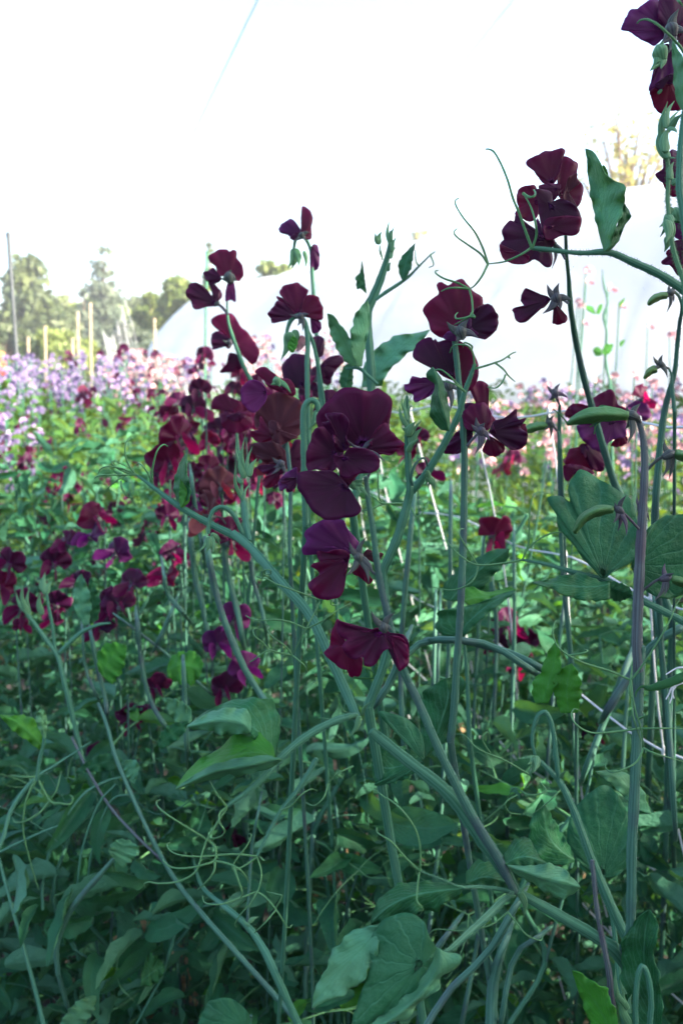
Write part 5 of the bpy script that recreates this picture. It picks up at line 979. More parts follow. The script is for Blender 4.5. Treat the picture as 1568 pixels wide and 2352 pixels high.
p.flower('L', [([(288, 742), (340, 702), (400, 690), (440, 695), (478, 730), (520, 800), (562, 835), (625, 915), (662, 1000), (640, 1072), (600, 1092), (560, 1052), (500, 1000), (440, 905), (380, 832), (330, 800), (290, 782)], (470, 930), 'wine', .006, dict(cup=.05, ruf=.05)),
    ([(284, 870), (330, 830), (400, 862), (440, 930), (420, 972), (380, 950), (300, 976), (286, 932)], (450, 935), 'maroon', .0, {}), ([(350, 1152), (400, 1090), (430, 1000), (500, 1060), (540, 1110), (480, 1142), (420, 1155)], (480, 1010), 'maroon', .01, {})], ((430, 920), [(370, 900), (440, 880), (420, 960)], 30, -.004), d=DN + .01, label='long ruffled bloom, red at its lower right')
p = Plant((-.22, 1.15, 0), 'pair of red-lit blooms side by side below the three dark ones')
p.stem('L', [(520, 2000), (500, 1800), (480, 1600), (470, 1480)], [22, 22, 20, 18], [.86, .86], 'flower_stalk', 'stem', ground=1)
p.flower('L', [([(286, 1442), (300, 1362), (380, 1318), (440, 1350), (505, 1382), (532, 1440), (500, 1482), (430, 1472), (380, 1442)], (460, 1460), 'wine', .0, dict(cup=.1)), ([(360, 1482), (430, 1490), (520, 1460), (592, 1480), (612, 1560), (560, 1612), (450, 1636), (390, 1602), (358, 1540)], (480, 1480), 'wine', -.004, {}), ([(400, 1500), (520, 1470), (560, 1500), (480, 1540)], (500, 1480), 'maroon', -.008, {})], None, d=.85)
p = Plant((-.18, .80, 0), 'single hooked stalk with a drooping green bud just left of the biggest bloom')
p.stem('B', [(350, 2200), (342, 1850), (338, 1650), (335, 1500), (352, 1435), (390, 1410), (425, 1440), (425, 1490)], [40, 40, 38, 36, 34, 34, 30, 22], .40, 'flower_stalk', 'stem', ground=1, flat=.9)
bushy(p, 'B', [((420, 1480), (365, 1600), 50, .40), ((425, 1490), (400, 1560), 40, .398), ((330, 1560), (310, 1640), 26, .40), ((365, 1850), (380, 1782), 12, .39)])
# big curled leaf behind the third stalk, and leaves right of the middle
p = Plant((.22, .90, 0), 'curled two-toned leaf group behind the tall straight stalk right of centre', name='leafy_shoot')
p.stem('F', [(230, 2300), (215, 1900), (195, 1640)], [30, 26, 14], .60, ground=1)
p.leafs('F', [(190, 1640), (130, 1645), (50, 1620), (5, 1550), (60, 1480), (150, 1462), (250, 1442), (340, 1410), (440, 1370), (520, 1348)], [(195, 1640), (200, 1580), (260, 1520), (340, 1450), (440, 1390), (520, 1350)], [(200, 1640), (270, 1565), (330, 1510), (390, 1460), (450, 1415), (520, 1355)], .56, (.006, 0, -.006), 'leaf', None, .005)
p.leafs('F', [(190, 1430), (195, 1350), (240, 1322), (290, 1352), (350, 1362), (400, 1355), (470, 1332), (520, 1345)], [(200, 1420), (250, 1400), (330, 1390), (430, 1365), (520, 1350)], [(230, 1450), (300, 1430), (370, 1400), (450, 1370), (520, 1352)], .57, (.014, .004, 0), 'leaf_bright', None, .004)
p.leafs('F', [(60, 1400), (80, 1300), (180, 1200), (280, 1150), (360, 1100), (480, 1090)], [(100, 1420), (200, 1310), (320, 1200), (480, 1092)], [(280, 1420), (330, 1330), (390, 1250), (460, 1170), (480, 1095)], .62, (.01, 0, 0), 'leaf', None, .005)
p.leafs('F', [(640, 2060), (620, 1950), (680, 1850), (720, 1740), (780, 1660)], [(680, 2060), (720, 1950), (760, 1820), (780, 1660)], [(720, 2060), (790, 1900), (800, 1780), (780, 1660)], .50, (.006, 0, -.006), 'leaf_bright', None, .006)
p.leafs('F', [(800, 2120), (760, 2000), (750, 1930), (800, 1850), (870, 1810)], [(850, 2120), (840, 2000), (850, 1900), (870, 1810)], [(910, 2120), (930, 1980), (915, 1880), (870, 1810)], .49, (.006, 0, -.006), 'leaf_bright', None, .006)
p.leafs('H', [(210, 560), (140, 520), (60, 500), (-40, 500)], [(210, 562), (120, 600), (30, 620), (-60, 600)], [(212, 565), (150, 650), (80, 690), (-40, 700)], .48, (.004, 0, -.006), 'leaf', None, .006)
p.leafs('H', [(225, 560), (300, 500), (360, 460), (380, 340), (430, 150), (320, 150)], [(225, 562), (270, 470), (310, 360), (340, 250), (330, 150)], [(222, 560), (200, 460), (190, 350), (220, 220), (320, 150)], .50, (.004, 0, .006), 'leaf', None, .006)
p.leaffan('H', [(215, 600), (-20, 340), (60, 335), (150, 380), (200, 440), (215, 520), (205, 590), (120, 650), (40, 700), (-40, 700)], (210, 580), .47, cup=.1, mat='leaf_fan')
# big dark heart-shaped leaf lower right
p = Plant((.38, .72, 0), 'broad dark heart-shaped leaves low down between the pod stalk and the hooked bud', name='leafy_shoot')
p.stem('H', [(1250, 1900), (1200, 1400), (1150, 1180)], [30, 26, 16], .50, ground=1)
p.leaffan('H', [(1150, 1190), (1080, 1160), (1000, 1080), (960, 980), (980, 870), (1040, 780), (1130, 720), (1200, 720), (1260, 820), (1300, 950), (1300, 1080), (1250, 1160), (1190, 1195)], (1150, 1185), .50, mat='leaf_fan', cup=.08)
p.leafs('H', [(1330, 830), (1250, 760), (1180, 690), (1110, 640)], [(1340, 840), (1290, 740), (1200, 660), (1110, 638)], [(1400, 860), (1360, 740), (1280, 650), (1200, 630), (1110, 636)], .47, (0, 0, .004), 'leaf_pale', None, .004)
p.leafs('H', [(1000, 1110), (900, 1130), (800, 1080), (760, 980), (790, 850), (830, 780)], [(1000, 1100), (930, 1050), (860, 960), (830, 780)], [(990, 1060), (960, 1000), (900, 900), (830, 780)], .49, (0, 0, .01), 'leaf', None, .006)
# ============================================================ THE REST OF THE FIELD
def canopy(x, y):
    h = 1.0 + .07 * math.sin(x * 3.1 + y * 1.7) + .05 * math.sin(x * 7 - y * 4.3)
    if y > 2: h += min(.10, (y - 2) * .05)
    if y > .9: h += .13 * math.exp(-((x - (.06 - .33 * (y - .95))) / .38) ** 2) * (.6 + .4 * math.sin(y * 9 + x * 13)) * min(1, (y - .9) * 2)
    if y < 1.2: h -= .12 * (1.2 - y) / .6 + (.10 if x < -.1 else 0)
    return h
def in_view_x(y, m=.25): return .45 * y + m

# ---- leafy plants with parts: prototypes, then copies
def make_leafy(seed):
    q = random.Random(seed); h0 = 1.0
    root = empty('leafy_plant', (0, 0, 0), 'leafy green sweet pea plant tangled in the shaded row with curling tendrils', 'plant', 'leafy sweet pea plants tangled in the shaded rows')
    pts = [(0, 0, -.02)]; x = y = 0; a = q.uniform(0, 6.28); nn = 11
    for i in range(nn):
        a += math.pi + q.uniform(-.9, .9); x += .035 * math.cos(a) + q.uniform(-.012, .012); y += .035 * math.sin(a) + q.uniform(-.012, .012)
        pts.append((x, y, .06 + (i + 1) * .94 / nn))
    c = catmull(pts, 60); mb = MB(); add_tube(mb, c, np.linspace(.0034, .0022, 60), sides=8, flat=.5, side_dir=(.3, -.9, 0), ribs=.12); mb.build('stem', M['stem'], root)
    for i in range(3, len(pts)):
        b = Vector(pts[i]); az = q.uniform(0, 6.28); el = q.uniform(-.1, .7); Lp = q.uniform(.03, .06)
        dr = Vector((math.cos(az) * math.cos(el), math.sin(az) * math.cos(el), math.sin(el))); e = b + dr * Lp
        mb = MB(); sc = q.uniform(.75, 1.2) * (1 if i < nn - 1 else .6)
        for s in (-1, 1):
            V, F, UV = leaf_grid(.058 * sc, q.uniform(.022, .036) * sc, q.uniform(.2, 1.1), q.uniform(-.1, .7), q.uniform(.05, .14), q.uniform(-1, 1), q.uniform(0, 6), 13, 3)
            Rm = rotm(az - math.pi / 2 + s * q.uniform(.5, 1.1), el + q.uniform(-.3, .5), s * q.uniform(-.2, 1.2)); mb.add(V @ Rm.T + np.array(e), F, UV)
        lf = mb.build('leaf', M[q.choice(['leaf', 'leaf', 'leaf', 'leaf_bright', 'leaf_pale'])], root)
        mb = MB(); add_tube(mb, [tuple(b), tuple(b + dr * Lp * .5 + Vector((0, 0, .004))), tuple(e)], .0013, sides=6); f2 = tuple(e + dr * .03); add_tube(mb, [tuple(e), f2], [.001, .0008], sides=5)
        for k in range(3):
            d2 = (dr + Vector((q.uniform(-1, 1), q.uniform(-1, 1), q.uniform(-.5, 1)))).normalized(); cp = curl_path(f2, d2, q.uniform(.05, .09), q.uniform(.35, .8), 14, seed * 100 + i * 10 + k)
            add_tube(mb, catmull(cp, 26), np.linspace(.0007, .0003, 26), sides=5)
        mb.build('tendril', M['tendril'], lf)
    for k in range(2):
        b = Vector(pts[q.randrange(5, nn - 1)]); mb = MB(); e = b + Vector((q.uniform(-.04, .04), q.uniform(-.04, .04), q.uniform(.15, .26)))
        add_tube(mb, catmull([tuple(b), tuple((b + e) / 2 + Vector((q.uniform(-.02, .02), 0, .01))), tuple(e)], 14), np.linspace(.0018, .0012, 14), sides=7); mb.build('flower_stalk', M['stalk'], root)
    return root
protos = [make_leafy(s) for s in range(6)]
index_kids()
spots = []
for i in range(78):
    y = .66 + 1.5 * rnd.random() ** 1.3; x = rnd.uniform(-in_view_x(y, .05), in_view_x(y, .05)); spots.append((x, y))
for i, (x, y) in enumerate(spots):
    o = protos[i] if i < 6 else copy_tree(protos[i % 6])[0]
    s = canopy(x, y) * rnd.uniform(.84, 1.02); o.location = (x, y, 0); o.rotation_euler = (rnd.uniform(-.1, .1), rnd.uniform(-.1, .1), rnd.uniform(0, 6.28)); o.scale = (1, 1, s)

# ---- flowering plants
def sprig(x, y, size, label, n=2, pm='maroon', group=None, d=None, low=False, spread=.62, seed=None, face=None, kind='sweet_pea_plant'):
    """a plant whose uppermost bloom stands at photo pixel (x, y) with blooms about size pixels wide"""
    q = random.Random(seed if seed is not None else int(x * 7 + y * 13)); d = d or 86.0 / size
    top = P(x, y, d); sc = size / FPX * d / .0505
    base = Vector((top.x + q.uniform(-.06, .06), top.y + q.uniform(-.05, .08), 0)); root = empty(kind, base, label, 'plant', group)
    tr = top - base; axis = [(0, 0, -.01), (tr.x * .2 + q.uniform(-.03, .03), tr.y * .2, tr.z * .45), (tr.x * .75, tr.y * .7, tr.z * .8), (tr.x, tr.y + .012, tr.z + .006)]
    c = catmull(axis, 16 if low else 30); r = .0018 * sc if not low else .0022
    mb = MB(); add_tube(mb, c, np.linspace(r * 1.3, r * .8, len(c)), sides=5 if low else 7); mb.build('stalk', M['stalk'] if not low else M['stem'], root)
    for k in range(n):
        side = (-1) ** k * (1 if q.random() < .5 else 1); dz = -k * .042 * sc * spread * 1.25; ox = side * .016 * sc * (1 if k else 0) + q.uniform(-.004, .004)
        yaw = (q.uniform(-.9, .9) if face is None else face + q.uniform(-.3, .3)) + side * .35; rot = (q.uniform(-.5, .25), q.uniform(-.5, .5), yaw)
        loc = (tr.x + ox, tr.y - .006 + q.uniform(-.012, .008), tr.z + dz - .006)
        m_ = pm if not isinstance(pm, (list, tuple)) else q.choice(pm)
        (low_bloom if low else put_bloom)(root, loc, rot, sc * q.uniform(.85, 1.1), q.randrange(5), m_)
    return root
MW = ('maroon', 'maroon', 'maroon', 'wine')
sprig(232, 1178, 70, 'magenta-edged pair of blooms, brightest of those at the left', 3, ('purple', 'wine', 'wine'), d=1.05)
sprig(150, 1240, 74, 'wide loose spray of dull wine blooms below and left of the bright magenta pair', 4, MW, d=1.05)
sprig(22, 1290, 78, 'dark blooms cut off by the left edge of the picture, in the upper half', 3, MW, d=1.0)
sprig(305, 1330, 82, 'large spray of three near-black lobed blooms above the bright folded leaf', 2, ('maroon', 'wine'), d=.95)
sprig(262, 1385, 78, 'dark purple-black bloom low on the left of the large three-lobed spray', 2, 'maroon', d=.96)
sprig(405, 1268, 68, 'stack of two narrow dark blooms just left of the hanging bud stalk', 2, ('maroon', 'wine'), d=1.0)
sprig(148, 1380, 52, 'small wine bloom beside the pale upright leaf shoot', 2, ('wine',), d=1.1)
sprig(535, 1420, 84, 'tall column of shaded dark blooms with a violet flash left of the main vine', 4, ('maroon', 'maroon', 'maroon', 'purple'), d=.85)
sprig(362, 1575, 70, 'almost black bloom sunk in shade above the large bright leaf pair', 2, 'maroon', d=.92)
sprig(298, 1640, 58, 'small dark bloom at the foot of the almost black one', 1, 'maroon', d=.95)
sprig(425, 1000, 92, 'bright-edged open red bloom over the arm of the main vine', 2, ('wine', 'wine'), d=.95)
sprig(386, 1045, 70, 'dark drooping bloom under the open red one', 2, ('wine', 'maroon'), d=1.0)
sprig(505, 1112, 96, 'brown-lit upright bloom behind the hooked bud stalk', 3, ('brown', 'wine'), d=.82)
sprig(450, 1150, 60, 'violet-backed bloom beside the brown-lit one', 1, ('purple',), d=.86)
sprig(385, 1178, 56, 'flat dark bloom behind the middle of the vine arm', 1, 'maroon', d=1.0)
sprig(150, 1095, 42, 'small red bloom in the blurred left field, right of a pale one', 2, MW)
sprig(52, 1428, 48, 'dull wine bloom in shade near the left edge, lowest on that side', 1, 'wine', d=1.0)
sprig(1135, 1225, 92, 'single upright black-red bloom seen through the white net', 1, ('wine',), d=.95, face=0, seed=4)
sprig(1170, 1430, 70, 'shaded blooms behind the net knot right of the tall stalk', 3, MW, d=1.05)
sprig(1205, 1475, 66, 'low shaded bloom right of the net knot', 2, MW, d=1.1)
sprig(1168, 1050, 40, 'small magenta bloom beside the net, above its horizontal string', 2, ('wine', 'purple'))
sprig(1378, 1650, 44, 'narrow purple-black withering bloom between pod stalk and hooked bud', 2, 'maroon', d=1.0)
sprig(530, 1900, 52, 'dark bloom deep in the shade behind the curling tendrils', 1, 'maroon', d=.95)
sprig(262, 1885, 56, 'lowest dark bloom on the left, deep among the stems', 1, 'wine', d=.95)
sprig(228, 1715, 46, 'small dark bloom below the leafy left middle', 1, 'maroon', d=1.0)
sprig(960, 1000, 60, 'backlit red blooms between the central spike and the tall stalk', 3, ('wine', 'wine', 'maroon'), d=.9)
sprig(720, 860, 62, 'shadowed blooms above the biggest bloom, behind the hooked stalks', 3, MW, d=.85)
sprig(650, 1010, 70, 'dull bloom peeping out left of the biggest bloom', 2, ('brown', 'maroon'), d=.75)
sprig(545, 860, 48, 'dark bloom against the pink rows left of the hooked stalks', 3, MW, d=1.3)
sprig(468, 815, 42, 'maroon bloom on the cane below the tunnel arch', 2, MW, d=1.7)
sprig(1470, 905, 56, 'violet half-closed blooms on the leafy shoot near the right edge', 2, ('purple', 'wine'), d=.9)
sprig(1330, 1060, 60, 'backlit red bloom under the one behind the green pod', 1, ('wine',), d=.9)
GF = 'small dark blooms in the blurred left rows'
far_dark = [(282, 800, 30), (269, 850, 26), (249, 884, 26), (210, 912, 28), (136, 928, 28), (56, 958, 30), (354, 899, 26), (387, 911, 24), (372, 940, 34), (333, 811, 24), (280, 825, 26), (350, 985, 30),
            (290, 985, 32), (430, 950, 28), (495, 995, 34), (300, 1060, 36), (340, 1110, 34), (60, 1010, 26), (230, 1060, 32), (180, 1170, 40), (95, 1245, 44), (330, 870, 24), (440, 985, 36), (480, 1050, 40), (250, 1120, 36), (360, 1030, 40), (455, 870, 28), (310, 905, 26), (20, 1370, 56), (400, 960, 30)]
for i, (x, y, s) in enumerate(far_dark):
    sprig(x, y, s * .8, 'small blurred dark maroon bloom among the distant left rows', 2 + i % 2, MW, GF, low=s < 34)
qd = random.Random(5)
for i in range(62):
    t = qd.random() ** 1.4; y = 810 + 380 * t; x = qd.gauss(390 - 110 * t + 60 * math.sin(i), 120 + 80 * t); x = abs(x)
    if y < 880 and x > 560: x = 300
    s = 18 + 24 * t * qd.uniform(.7, 1.3)
    sprig(x, y, s, 'small blurred dark maroon bloom among the distant left rows', 1 + i % 3, MW, GF, low=s < 34, seed=i + 60)
for i in range(16):
    sprig(qd.uniform(20, 620), qd.uniform(1080, 1420), qd.uniform(40, 62), 'shaded dark maroon bloom half hidden in the left foliage', 2, MW, 'dark blooms half hidden in the left foliage', seed=i + 300)
for i in range(24):
    sprig(qd.uniform(400, 660), qd.uniform(850, 1130), qd.uniform(42, 62), 'dark maroon bloom in the dense drift left of the central flowers', 2 + i % 2, MW, 'dark blooms in the drift left of the central flowers', seed=i + 700, d=qd.uniform(.95, 1.5))
GL = 'pale lilac sweet peas in the far left bed'; GP = 'pale pink sweet peas in the rows behind'
LL = 'blurred pale lilac sweet pea plant in the far left bed'; LP = 'blurred pale pink sweet pea plant in the sunlit rows at the back'
STUFFB = {}
def far_stuff(x, y, d, pms, seed):
    """one of the uncountable smallest far plants: collected per colour, built as one object below"""
    q = random.Random(seed); sc = 1.0; top = P(x, y, d)
    pm = q.choice(pms) if isinstance(pms, tuple) else pms
    sc = .68; key = (seed % 5, pm); 
    for k in range(3):
        Rm = rotm(q.uniform(-.9, .9), q.uniform(-.5, .25), q.uniform(-.5, .5)); off = np.array(top) + (q.uniform(-.02, .02), q.uniform(-.02, .02), -.045 * k)
        for kind in ('banner', 'wing'):
            g = bloom_piece(kind, key[0], 1); 
            STUFFB.setdefault(pm, MB()).add(np.vstack(g.v) @ Rm.T * sc + off, g.f[0], np.vstack(g.uv)) if len(g.f) == 1 else [STUFFB.setdefault(pm, MB()).add(v @ Rm.T * sc + off, f - f.min(), u) for v, f, u in zip(g.v, g.f, g.uv)]
    add_tube(STUFFB.setdefault('stem', MB()), [(top.x, top.y, .0), (top.x + .01, top.y, top.z * .6), tuple(top)], .0022, sides=4)
def far_plant(x, y, size, label, n, pm, group, d, low, spread, seed, thr):
    if d > thr: far_stuff(x, y, d, pm, seed); far_stuff(x + 9, y + 7, d + .1, pm, seed + 7777)
    else: sprig(x, y, size, label, n, pm, group, d, low, spread, seed)
for i in range(140):
    d = rnd.uniform(3.0, 6.5); x = rnd.uniform(-10, 340) if rnd.random() < .88 else rnd.uniform(-10, 120)
    y = rnd.uniform(808, 900) + 12 * abs(math.sin(x * .05)); 
    if i % 9 == 0: x, y, d = rnd.uniform(-5, 90), rnd.uniform(930, 1090), rnd.uniform(2.4, 3.4)
    far_plant(x, y, 58 / d, LL, 4, 'lilac', GL, d, True, 1.0, i, 4.7)
for i in range(70):
    d = rnd.uniform(3.2, 6.0); x = rnd.uniform(230, 470); y = rnd.uniform(805, 905); far_plant(x, y, 56 / d, LP, 3, ('pink', 'pink', 'lilac'), GP, d, True, 1.0, i + 500, 4.0)
for i in range(170):
    d = rnd.uniform(2.3, 5.2); x = rnd.uniform(1010, 1580); y = rnd.uniform(872, 1010) + (60 if d < 3 else 0)
    if i % 7 == 0: x = rnd.uniform(540, 800); y = rnd.uniform(765, 860); d = rnd.uniform(3.5, 5)
    far_plant(x, y, 62 / d, LP, 3, ('pink', 'pink', 'pink' if i % 9 == 0 else 'lilac'), GP, d, True, 1.1, i + 900, 3.5)
for i, (x, y) in enumerate([(3, 815), (8, 838)]): sprig(x, y, 16, 'coral red sweet pea beside the metal pole at the left edge', 3, 'coral', 'coral red sweet peas at the left edge', 4.4, True, seed=i)
allm = MB(); root = None
for pm, g in STUFFB.items():
    o = g.build('far_flowers', M[pm if pm != 'stem' else 'stem'], root)
    if root is None: root = o; tag(o, 'blurred mass of the farthest lilac and pink blooms too small to tell apart', 'flowers', kind='stuff')
# pale tall shoot against the tunnel at the right
p = Plant(tuple(Vector((P(1395, 1000, 1.7).x, P(1395, 1000, 1.7).y, 0))), 'tall thin sunlit shoot with small leaves and pink blooms standing against the white tunnel')
p.stem('C', [(1130, 2300), (1110, 1650), (1095, 1560), (1082, 1450), (1088, 1300), (1070, 1200), (1095, 1110), (1070, 1000), (1060, 905)], [18, 18, 18, 16, 16, 18, 14, 14, 5], 1.7, ground=1)
for (e1, md, e2) in (([(1060, 1410), (1030, 1390), (1002, 1405)], [(1060, 1430), (1030, 1420), (1002, 1410)], [(1060, 1445), (1020, 1448), (1002, 1415)]), ([(1062, 1410), (1080, 1375), (1125, 1372)], [(1062, 1430), (1100, 1410), (1128, 1375)], [(1070, 1445), (1110, 1430), (1130, 1380)]),
                     ([(1000, 1180), (965, 1160), (955, 1130)], [(1010, 1185), (980, 1160), (955, 1130)], [(1020, 1180), (1000, 1140), (960, 1130)]), ([(1020, 1180), (1040, 1130), (1060, 1120)], [(1030, 1185), (1050, 1150), (1060, 1122)], [(1045, 1185), (1060, 1150), (1062, 1124)]),
                     ([(1165, 1140), (1170, 1110), (1205, 1080)], [(1168, 1142), (1180, 1115), (1205, 1080)], [(1170, 1144), (1195, 1110), (1205, 1080)]), ([(1170, 1390), (1172, 1360), (1205, 1342)], [(1172, 1392), (1185, 1365), (1205, 1342)], [(1175, 1394), (1195, 1370), (1205, 1342)])):
    p.leafs('C', e1, md, e2, 1.69, (.0, 0, .004), 'leaf_bright', None, .004)
for (x, y, s) in ((1348, 620, 26), (1348, 645, 22), (1400, 660, 26), (1330, 688, 18), (1338, 740, 18), (1490, 745, 20), (1410, 860, 22), (1425, 700, 16), (1335, 700, 20), (1540, 770, 24), (1460, 860, 26), (1500, 880, 24), (1370, 870, 18)):
    sprig(x, y, s, 'sparse pink bloom on a thin stalk against the white tunnel at the right', 1, 'pink', 'pink blooms standing against the tunnel', 1.75 + rnd.random() * .8, True, kind='sweet_pea_plant')

def dive(pts, w, d, ext=110):
    """let both ends of a stalk run on and bend away into the foliage"""
    def ex(a, b, k):
        L = math.hypot(a[0] - b[0], a[1] - b[1]) or 1; return (a[0] + (a[0] - b[0]) / L * k, a[1] + (a[1] - b[1]) / L * k)
    q = [ex(pts[0], pts[1], ext * .6)] + list(pts) + [ex(pts[-1], pts[-2], ext)]; n = len(q)
    W = w if isinstance(w, list) else [w * .5] + [w] * len(pts) + [w * .5]; return q, W, [d + .16] + [d + .0] * len(pts) + [d + .22]
# ---- traced stems and leaves in the lower left shade
p = Plant((.05, 1.05, 0), 'long straight stems slanting down from the middle left to the bottom centre', name='leafy_shoot')
p.stem('J', [(560, 20), (610, 150), (660, 330), (740, 520), (870, 800), (1000, 1030), (1150, 1220), (1300, 1390), (1568, 1690), (1700, 1850)], [18, 20, 22, 22, 24, 26, 28, 30, 32, 32], [.78, .62], 'stem', 'stalk', flat=.8)
p.stem('J', [(410, 215), (500, 400), (620, 600), (760, 760), (940, 935)], [14, 15, 15, 16, 14], [.80, .72], 'stem', 'stem_dark', flat=.9)
p.stem('J', [(1700, 1850), (1568, 1560), (1500, 1420), (1410, 1290), (1280, 1180), (1150, 1060), (1100, 900), (1070, 760)], [44, 46, 46, 42, 36, 30, 16, 5], [.60, .60, .61, .62, .63, .68, .78, .95], ground=1, flat=.5)
p.stem('J', [(1410, 1290), (1425, 1000), (1440, 820), (1480, 600), (1500, 480)], [16, 18, 18, 16, 6], [.62, .62, .62, .62, .85], 'flower_stalk', 'stalk')
bushy(p, 'J', [((1420, 1270), (1475, 1240), 30, .615), ((1420, 1290), (1380, 1240), 20, .615)])
p.stem('J', [(1400, 1120), (1060, 1220), (980, 1400), (930, 1560), (850, 1720), (780, 1847)], [10, 18, 18, 16, 14, 14], [.72, .75], flat=.8)
p = Plant((-.30, .80, 0), 'loosely arching grey-green stems in the shade near the left edge', name='leafy_shoot')
p.stem('J', [(330, 1560), (325, 1400), (395, 1220), (480, 1100), (560, 1010), (650, 905)], [30, 34, 32, 34, 32, 20], [.72, .70], 'stem', 'stalk', flat=.5, ground=1)
p.leafs('J', [(640, 900), (620, 860), (650, 810), (700, 790)], [(650, 905), (680, 860), (705, 800)], [(700, 960), (770, 900), (795, 850), (740, 800)], .69, mat='leaf_pale')
p.stem('J', [(245, 1200), (245, 1050), (290, 850), (370, 680), (490, 530), (620, 460), (700, 440)], [16, 18, 20, 18, 16, 14, 10], [.75, .78], flat=.8)
p.stem('J', [(250, 1860), (200, 1650), (130, 1400), (60, 1150), (0, 930), (-40, 800)], [26, 24, 22, 20, 18, 18], [.70, .74], flat=.8, ground=1)
p.stem('J', [(-30, 900), (20, 780), (60, 640), (130, 530), (210, 440), (320, 370), (520, 240)], [24, 24, 24, 24, 20, 14, 8], [.70, .76], flat=.6)
p.stem('J', [(-20, 880), (100, 820), (230, 760), (330, 720)], [16, 16, 14, 10], .73)
p.stem('J', [(440, 1060), (470, 850), (560, 600), (660, 480)], [12, 12, 12, 10], .74)
p.stem('J', [(500, 1050), (520, 880), (580, 680), (650, 560), (760, 540)], [12, 12, 12, 10, 8], .76)
p.tendrils('J', [[(215, 450), (170, 520), (140, 620), (135, 760), (180, 950), (220, 1080)], [(220, 460), (285, 575), (340, 590), (400, 595), (415, 560), (400, 545)], [(285, 575), (230, 640), (150, 690), (90, 700), (75, 680)], [(215, 440), (130, 440), (60, 430)], [(285, 570), (320, 520), (350, 410)]], .73, 6)
p.stem('J', [(560, 1490), (480, 1460), (420, 1420)], [16, 14, 12], .78); p.stem('J', [(560, 1490), (640, 1450), (720, 1380), (760, 1320), (770, 1240)], [16, 16, 14, 12, 8], .78)
p.leafs('J', [(260, 1260), (330, 1240), (400, 1240), (470, 1280)], [(250, 1310), (340, 1310), (470, 1300)], [(265, 1360), (330, 1385), (400, 1390), (470, 1330)], .73, mat='leaf')
p.leafs('J', [(940, 1520), (900, 1470), (850, 1450), (830, 1480)], [(940, 1525), (890, 1540), (800, 1610)], [(940, 1540), (910, 1600), (860, 1630), (800, 1635)], .72, mat='leaf')
p.leafs('J', [(340, 1850), (400, 1760), (460, 1710), (520, 1690)], [(400, 1860), (450, 1800), (545, 1690)], [(470, 1870), (520, 1800), (540, 1760), (548, 1695)], .70, mat='leaf_pale')
p.leaffan('J', [(1140, 1900), (1150, 1800), (1200, 1720), (1280, 1700), (1360, 1730), (1420, 1800), (1430, 1900), (1300, 1960)], (1400, 1880), .60, cup=.1)
p.leafs('J', [(240, 250), (235, 180), (180, 100), (110, 88), (50, 90), (0, 85)], [(240, 260), (160, 180), (80, 120), (0, 88)], [(230, 290), (150, 230), (90, 190), (40, 140), (0, 92)], .70, (.01, 0, 0), mat='leaf_bright', label='bright yellow green leaf')
p.leafs('J', [(250, 220), (215, 150), (205, 90), (235, 50)], [(255, 220), (240, 140), (238, 50)], [(262, 220), (268, 140), (262, 80), (240, 50)], .68, (.0, 0, 0.01), mat='leaf_pale')
p.stem('J', [(210, 460), (225, 350), (255, 220)], [20, 22, 18], .70)
p.leafs('J', [(430, 410), (500, 350), (600, 305), (680, 330), (700, 350)], [(430, 415), (520, 380), (620, 350), (700, 352)], [(430, 420), (540, 410), (640, 400), (700, 360)], .78, mat='leaf')
p.leafs('J', [(690, 360), (740, 340), (790, 360), (790, 410), (765, 480)], [(695, 365), (750, 400), (765, 480)], [(695, 372), (720, 440), (765, 480)], .77, mat='leaf_pale')
p = Plant((-.22, .95, 0), 'upright shoots and rounded leaves in the blurred middle left', name='leafy_shoot')
p.stem('I', [(470, 1900), (400, 1600), (370, 1480), (330, 1320), (260, 1220), (180, 1110), (130, 1040)], [26, 30, 30, 30, 28, 22, 12], .80, ground=1)
bushy(p, 'I', [((160, 1080), (130, 900), 34, .80), ((170, 1090), (170, 920), 30, .80), ((150, 1070), (90, 950), 26, .80), ((240, 1080), (230, 960), 40, .80), ((260, 960), (258, 840), 44, .80), ((262, 950), (225, 880), 40, .80), ((265, 960), (300, 890), 40, .80)])
p.stem('I', [(315, 1300), (300, 1150), (280, 1050), (265, 950)], [20, 20, 18, 14], .80); p.stem('I', [(340, 1300), (400, 1240), (470, 1180), (560, 1140), (630, 1130)], [26, 26, 24, 18, 10], .80)
p.leafs('I', [(470, 1130), (430, 1060), (415, 960), (440, 880), (465, 850)], [(480, 1140), (460, 1000), (465, 850)], [(505, 1140), (520, 1040), (505, 940), (465, 850)], .82, mat='leaf_pale'); p.leafs('I', [(510, 1130), (500, 1040), (500, 940), (515, 870)], [(520, 1135), (530, 1000), (518, 870)], [(560, 1110), (570, 1010), (545, 920), (520, 870)], .83, mat='leaf')
p.leafs('I', [(560, 1400), (555, 1310), (600, 1250), (660, 1240), (720, 1260)], [(590, 1440), (620, 1350), (720, 1262)], [(640, 1480), (700, 1400), (715, 1320), (722, 1265)], .80, mat='leaf_bright', label='bright folded leaf'); p.leafs('I', [(960, 1360), (990, 1310), (1060, 1290), (1120, 1300), (1160, 1360)], [(950, 1400), (1040, 1360), (1150, 1400)], [(960, 1440), (1040, 1480), (1110, 1470), (1150, 1410)], .80, (.01, 0, 0), mat='leaf_bright')
p.leafs('I', [(1180, 1120), (1180, 1060), (1220, 1000), (1260, 985)], [(1190, 1130), (1220, 1070), (1262, 985)], [(1200, 1130), (1250, 1090), (1270, 1030), (1264, 985)], .80, mat='leaf'); p.leafs('I', [(900, 1800), (930, 1740), (1000, 1700), (1060, 1690)], [(900, 1830), (970, 1770), (1070, 1690)], [(920, 1850), (1010, 1800), (1060, 1740), (1075, 1692)], .66, mat='leaf')
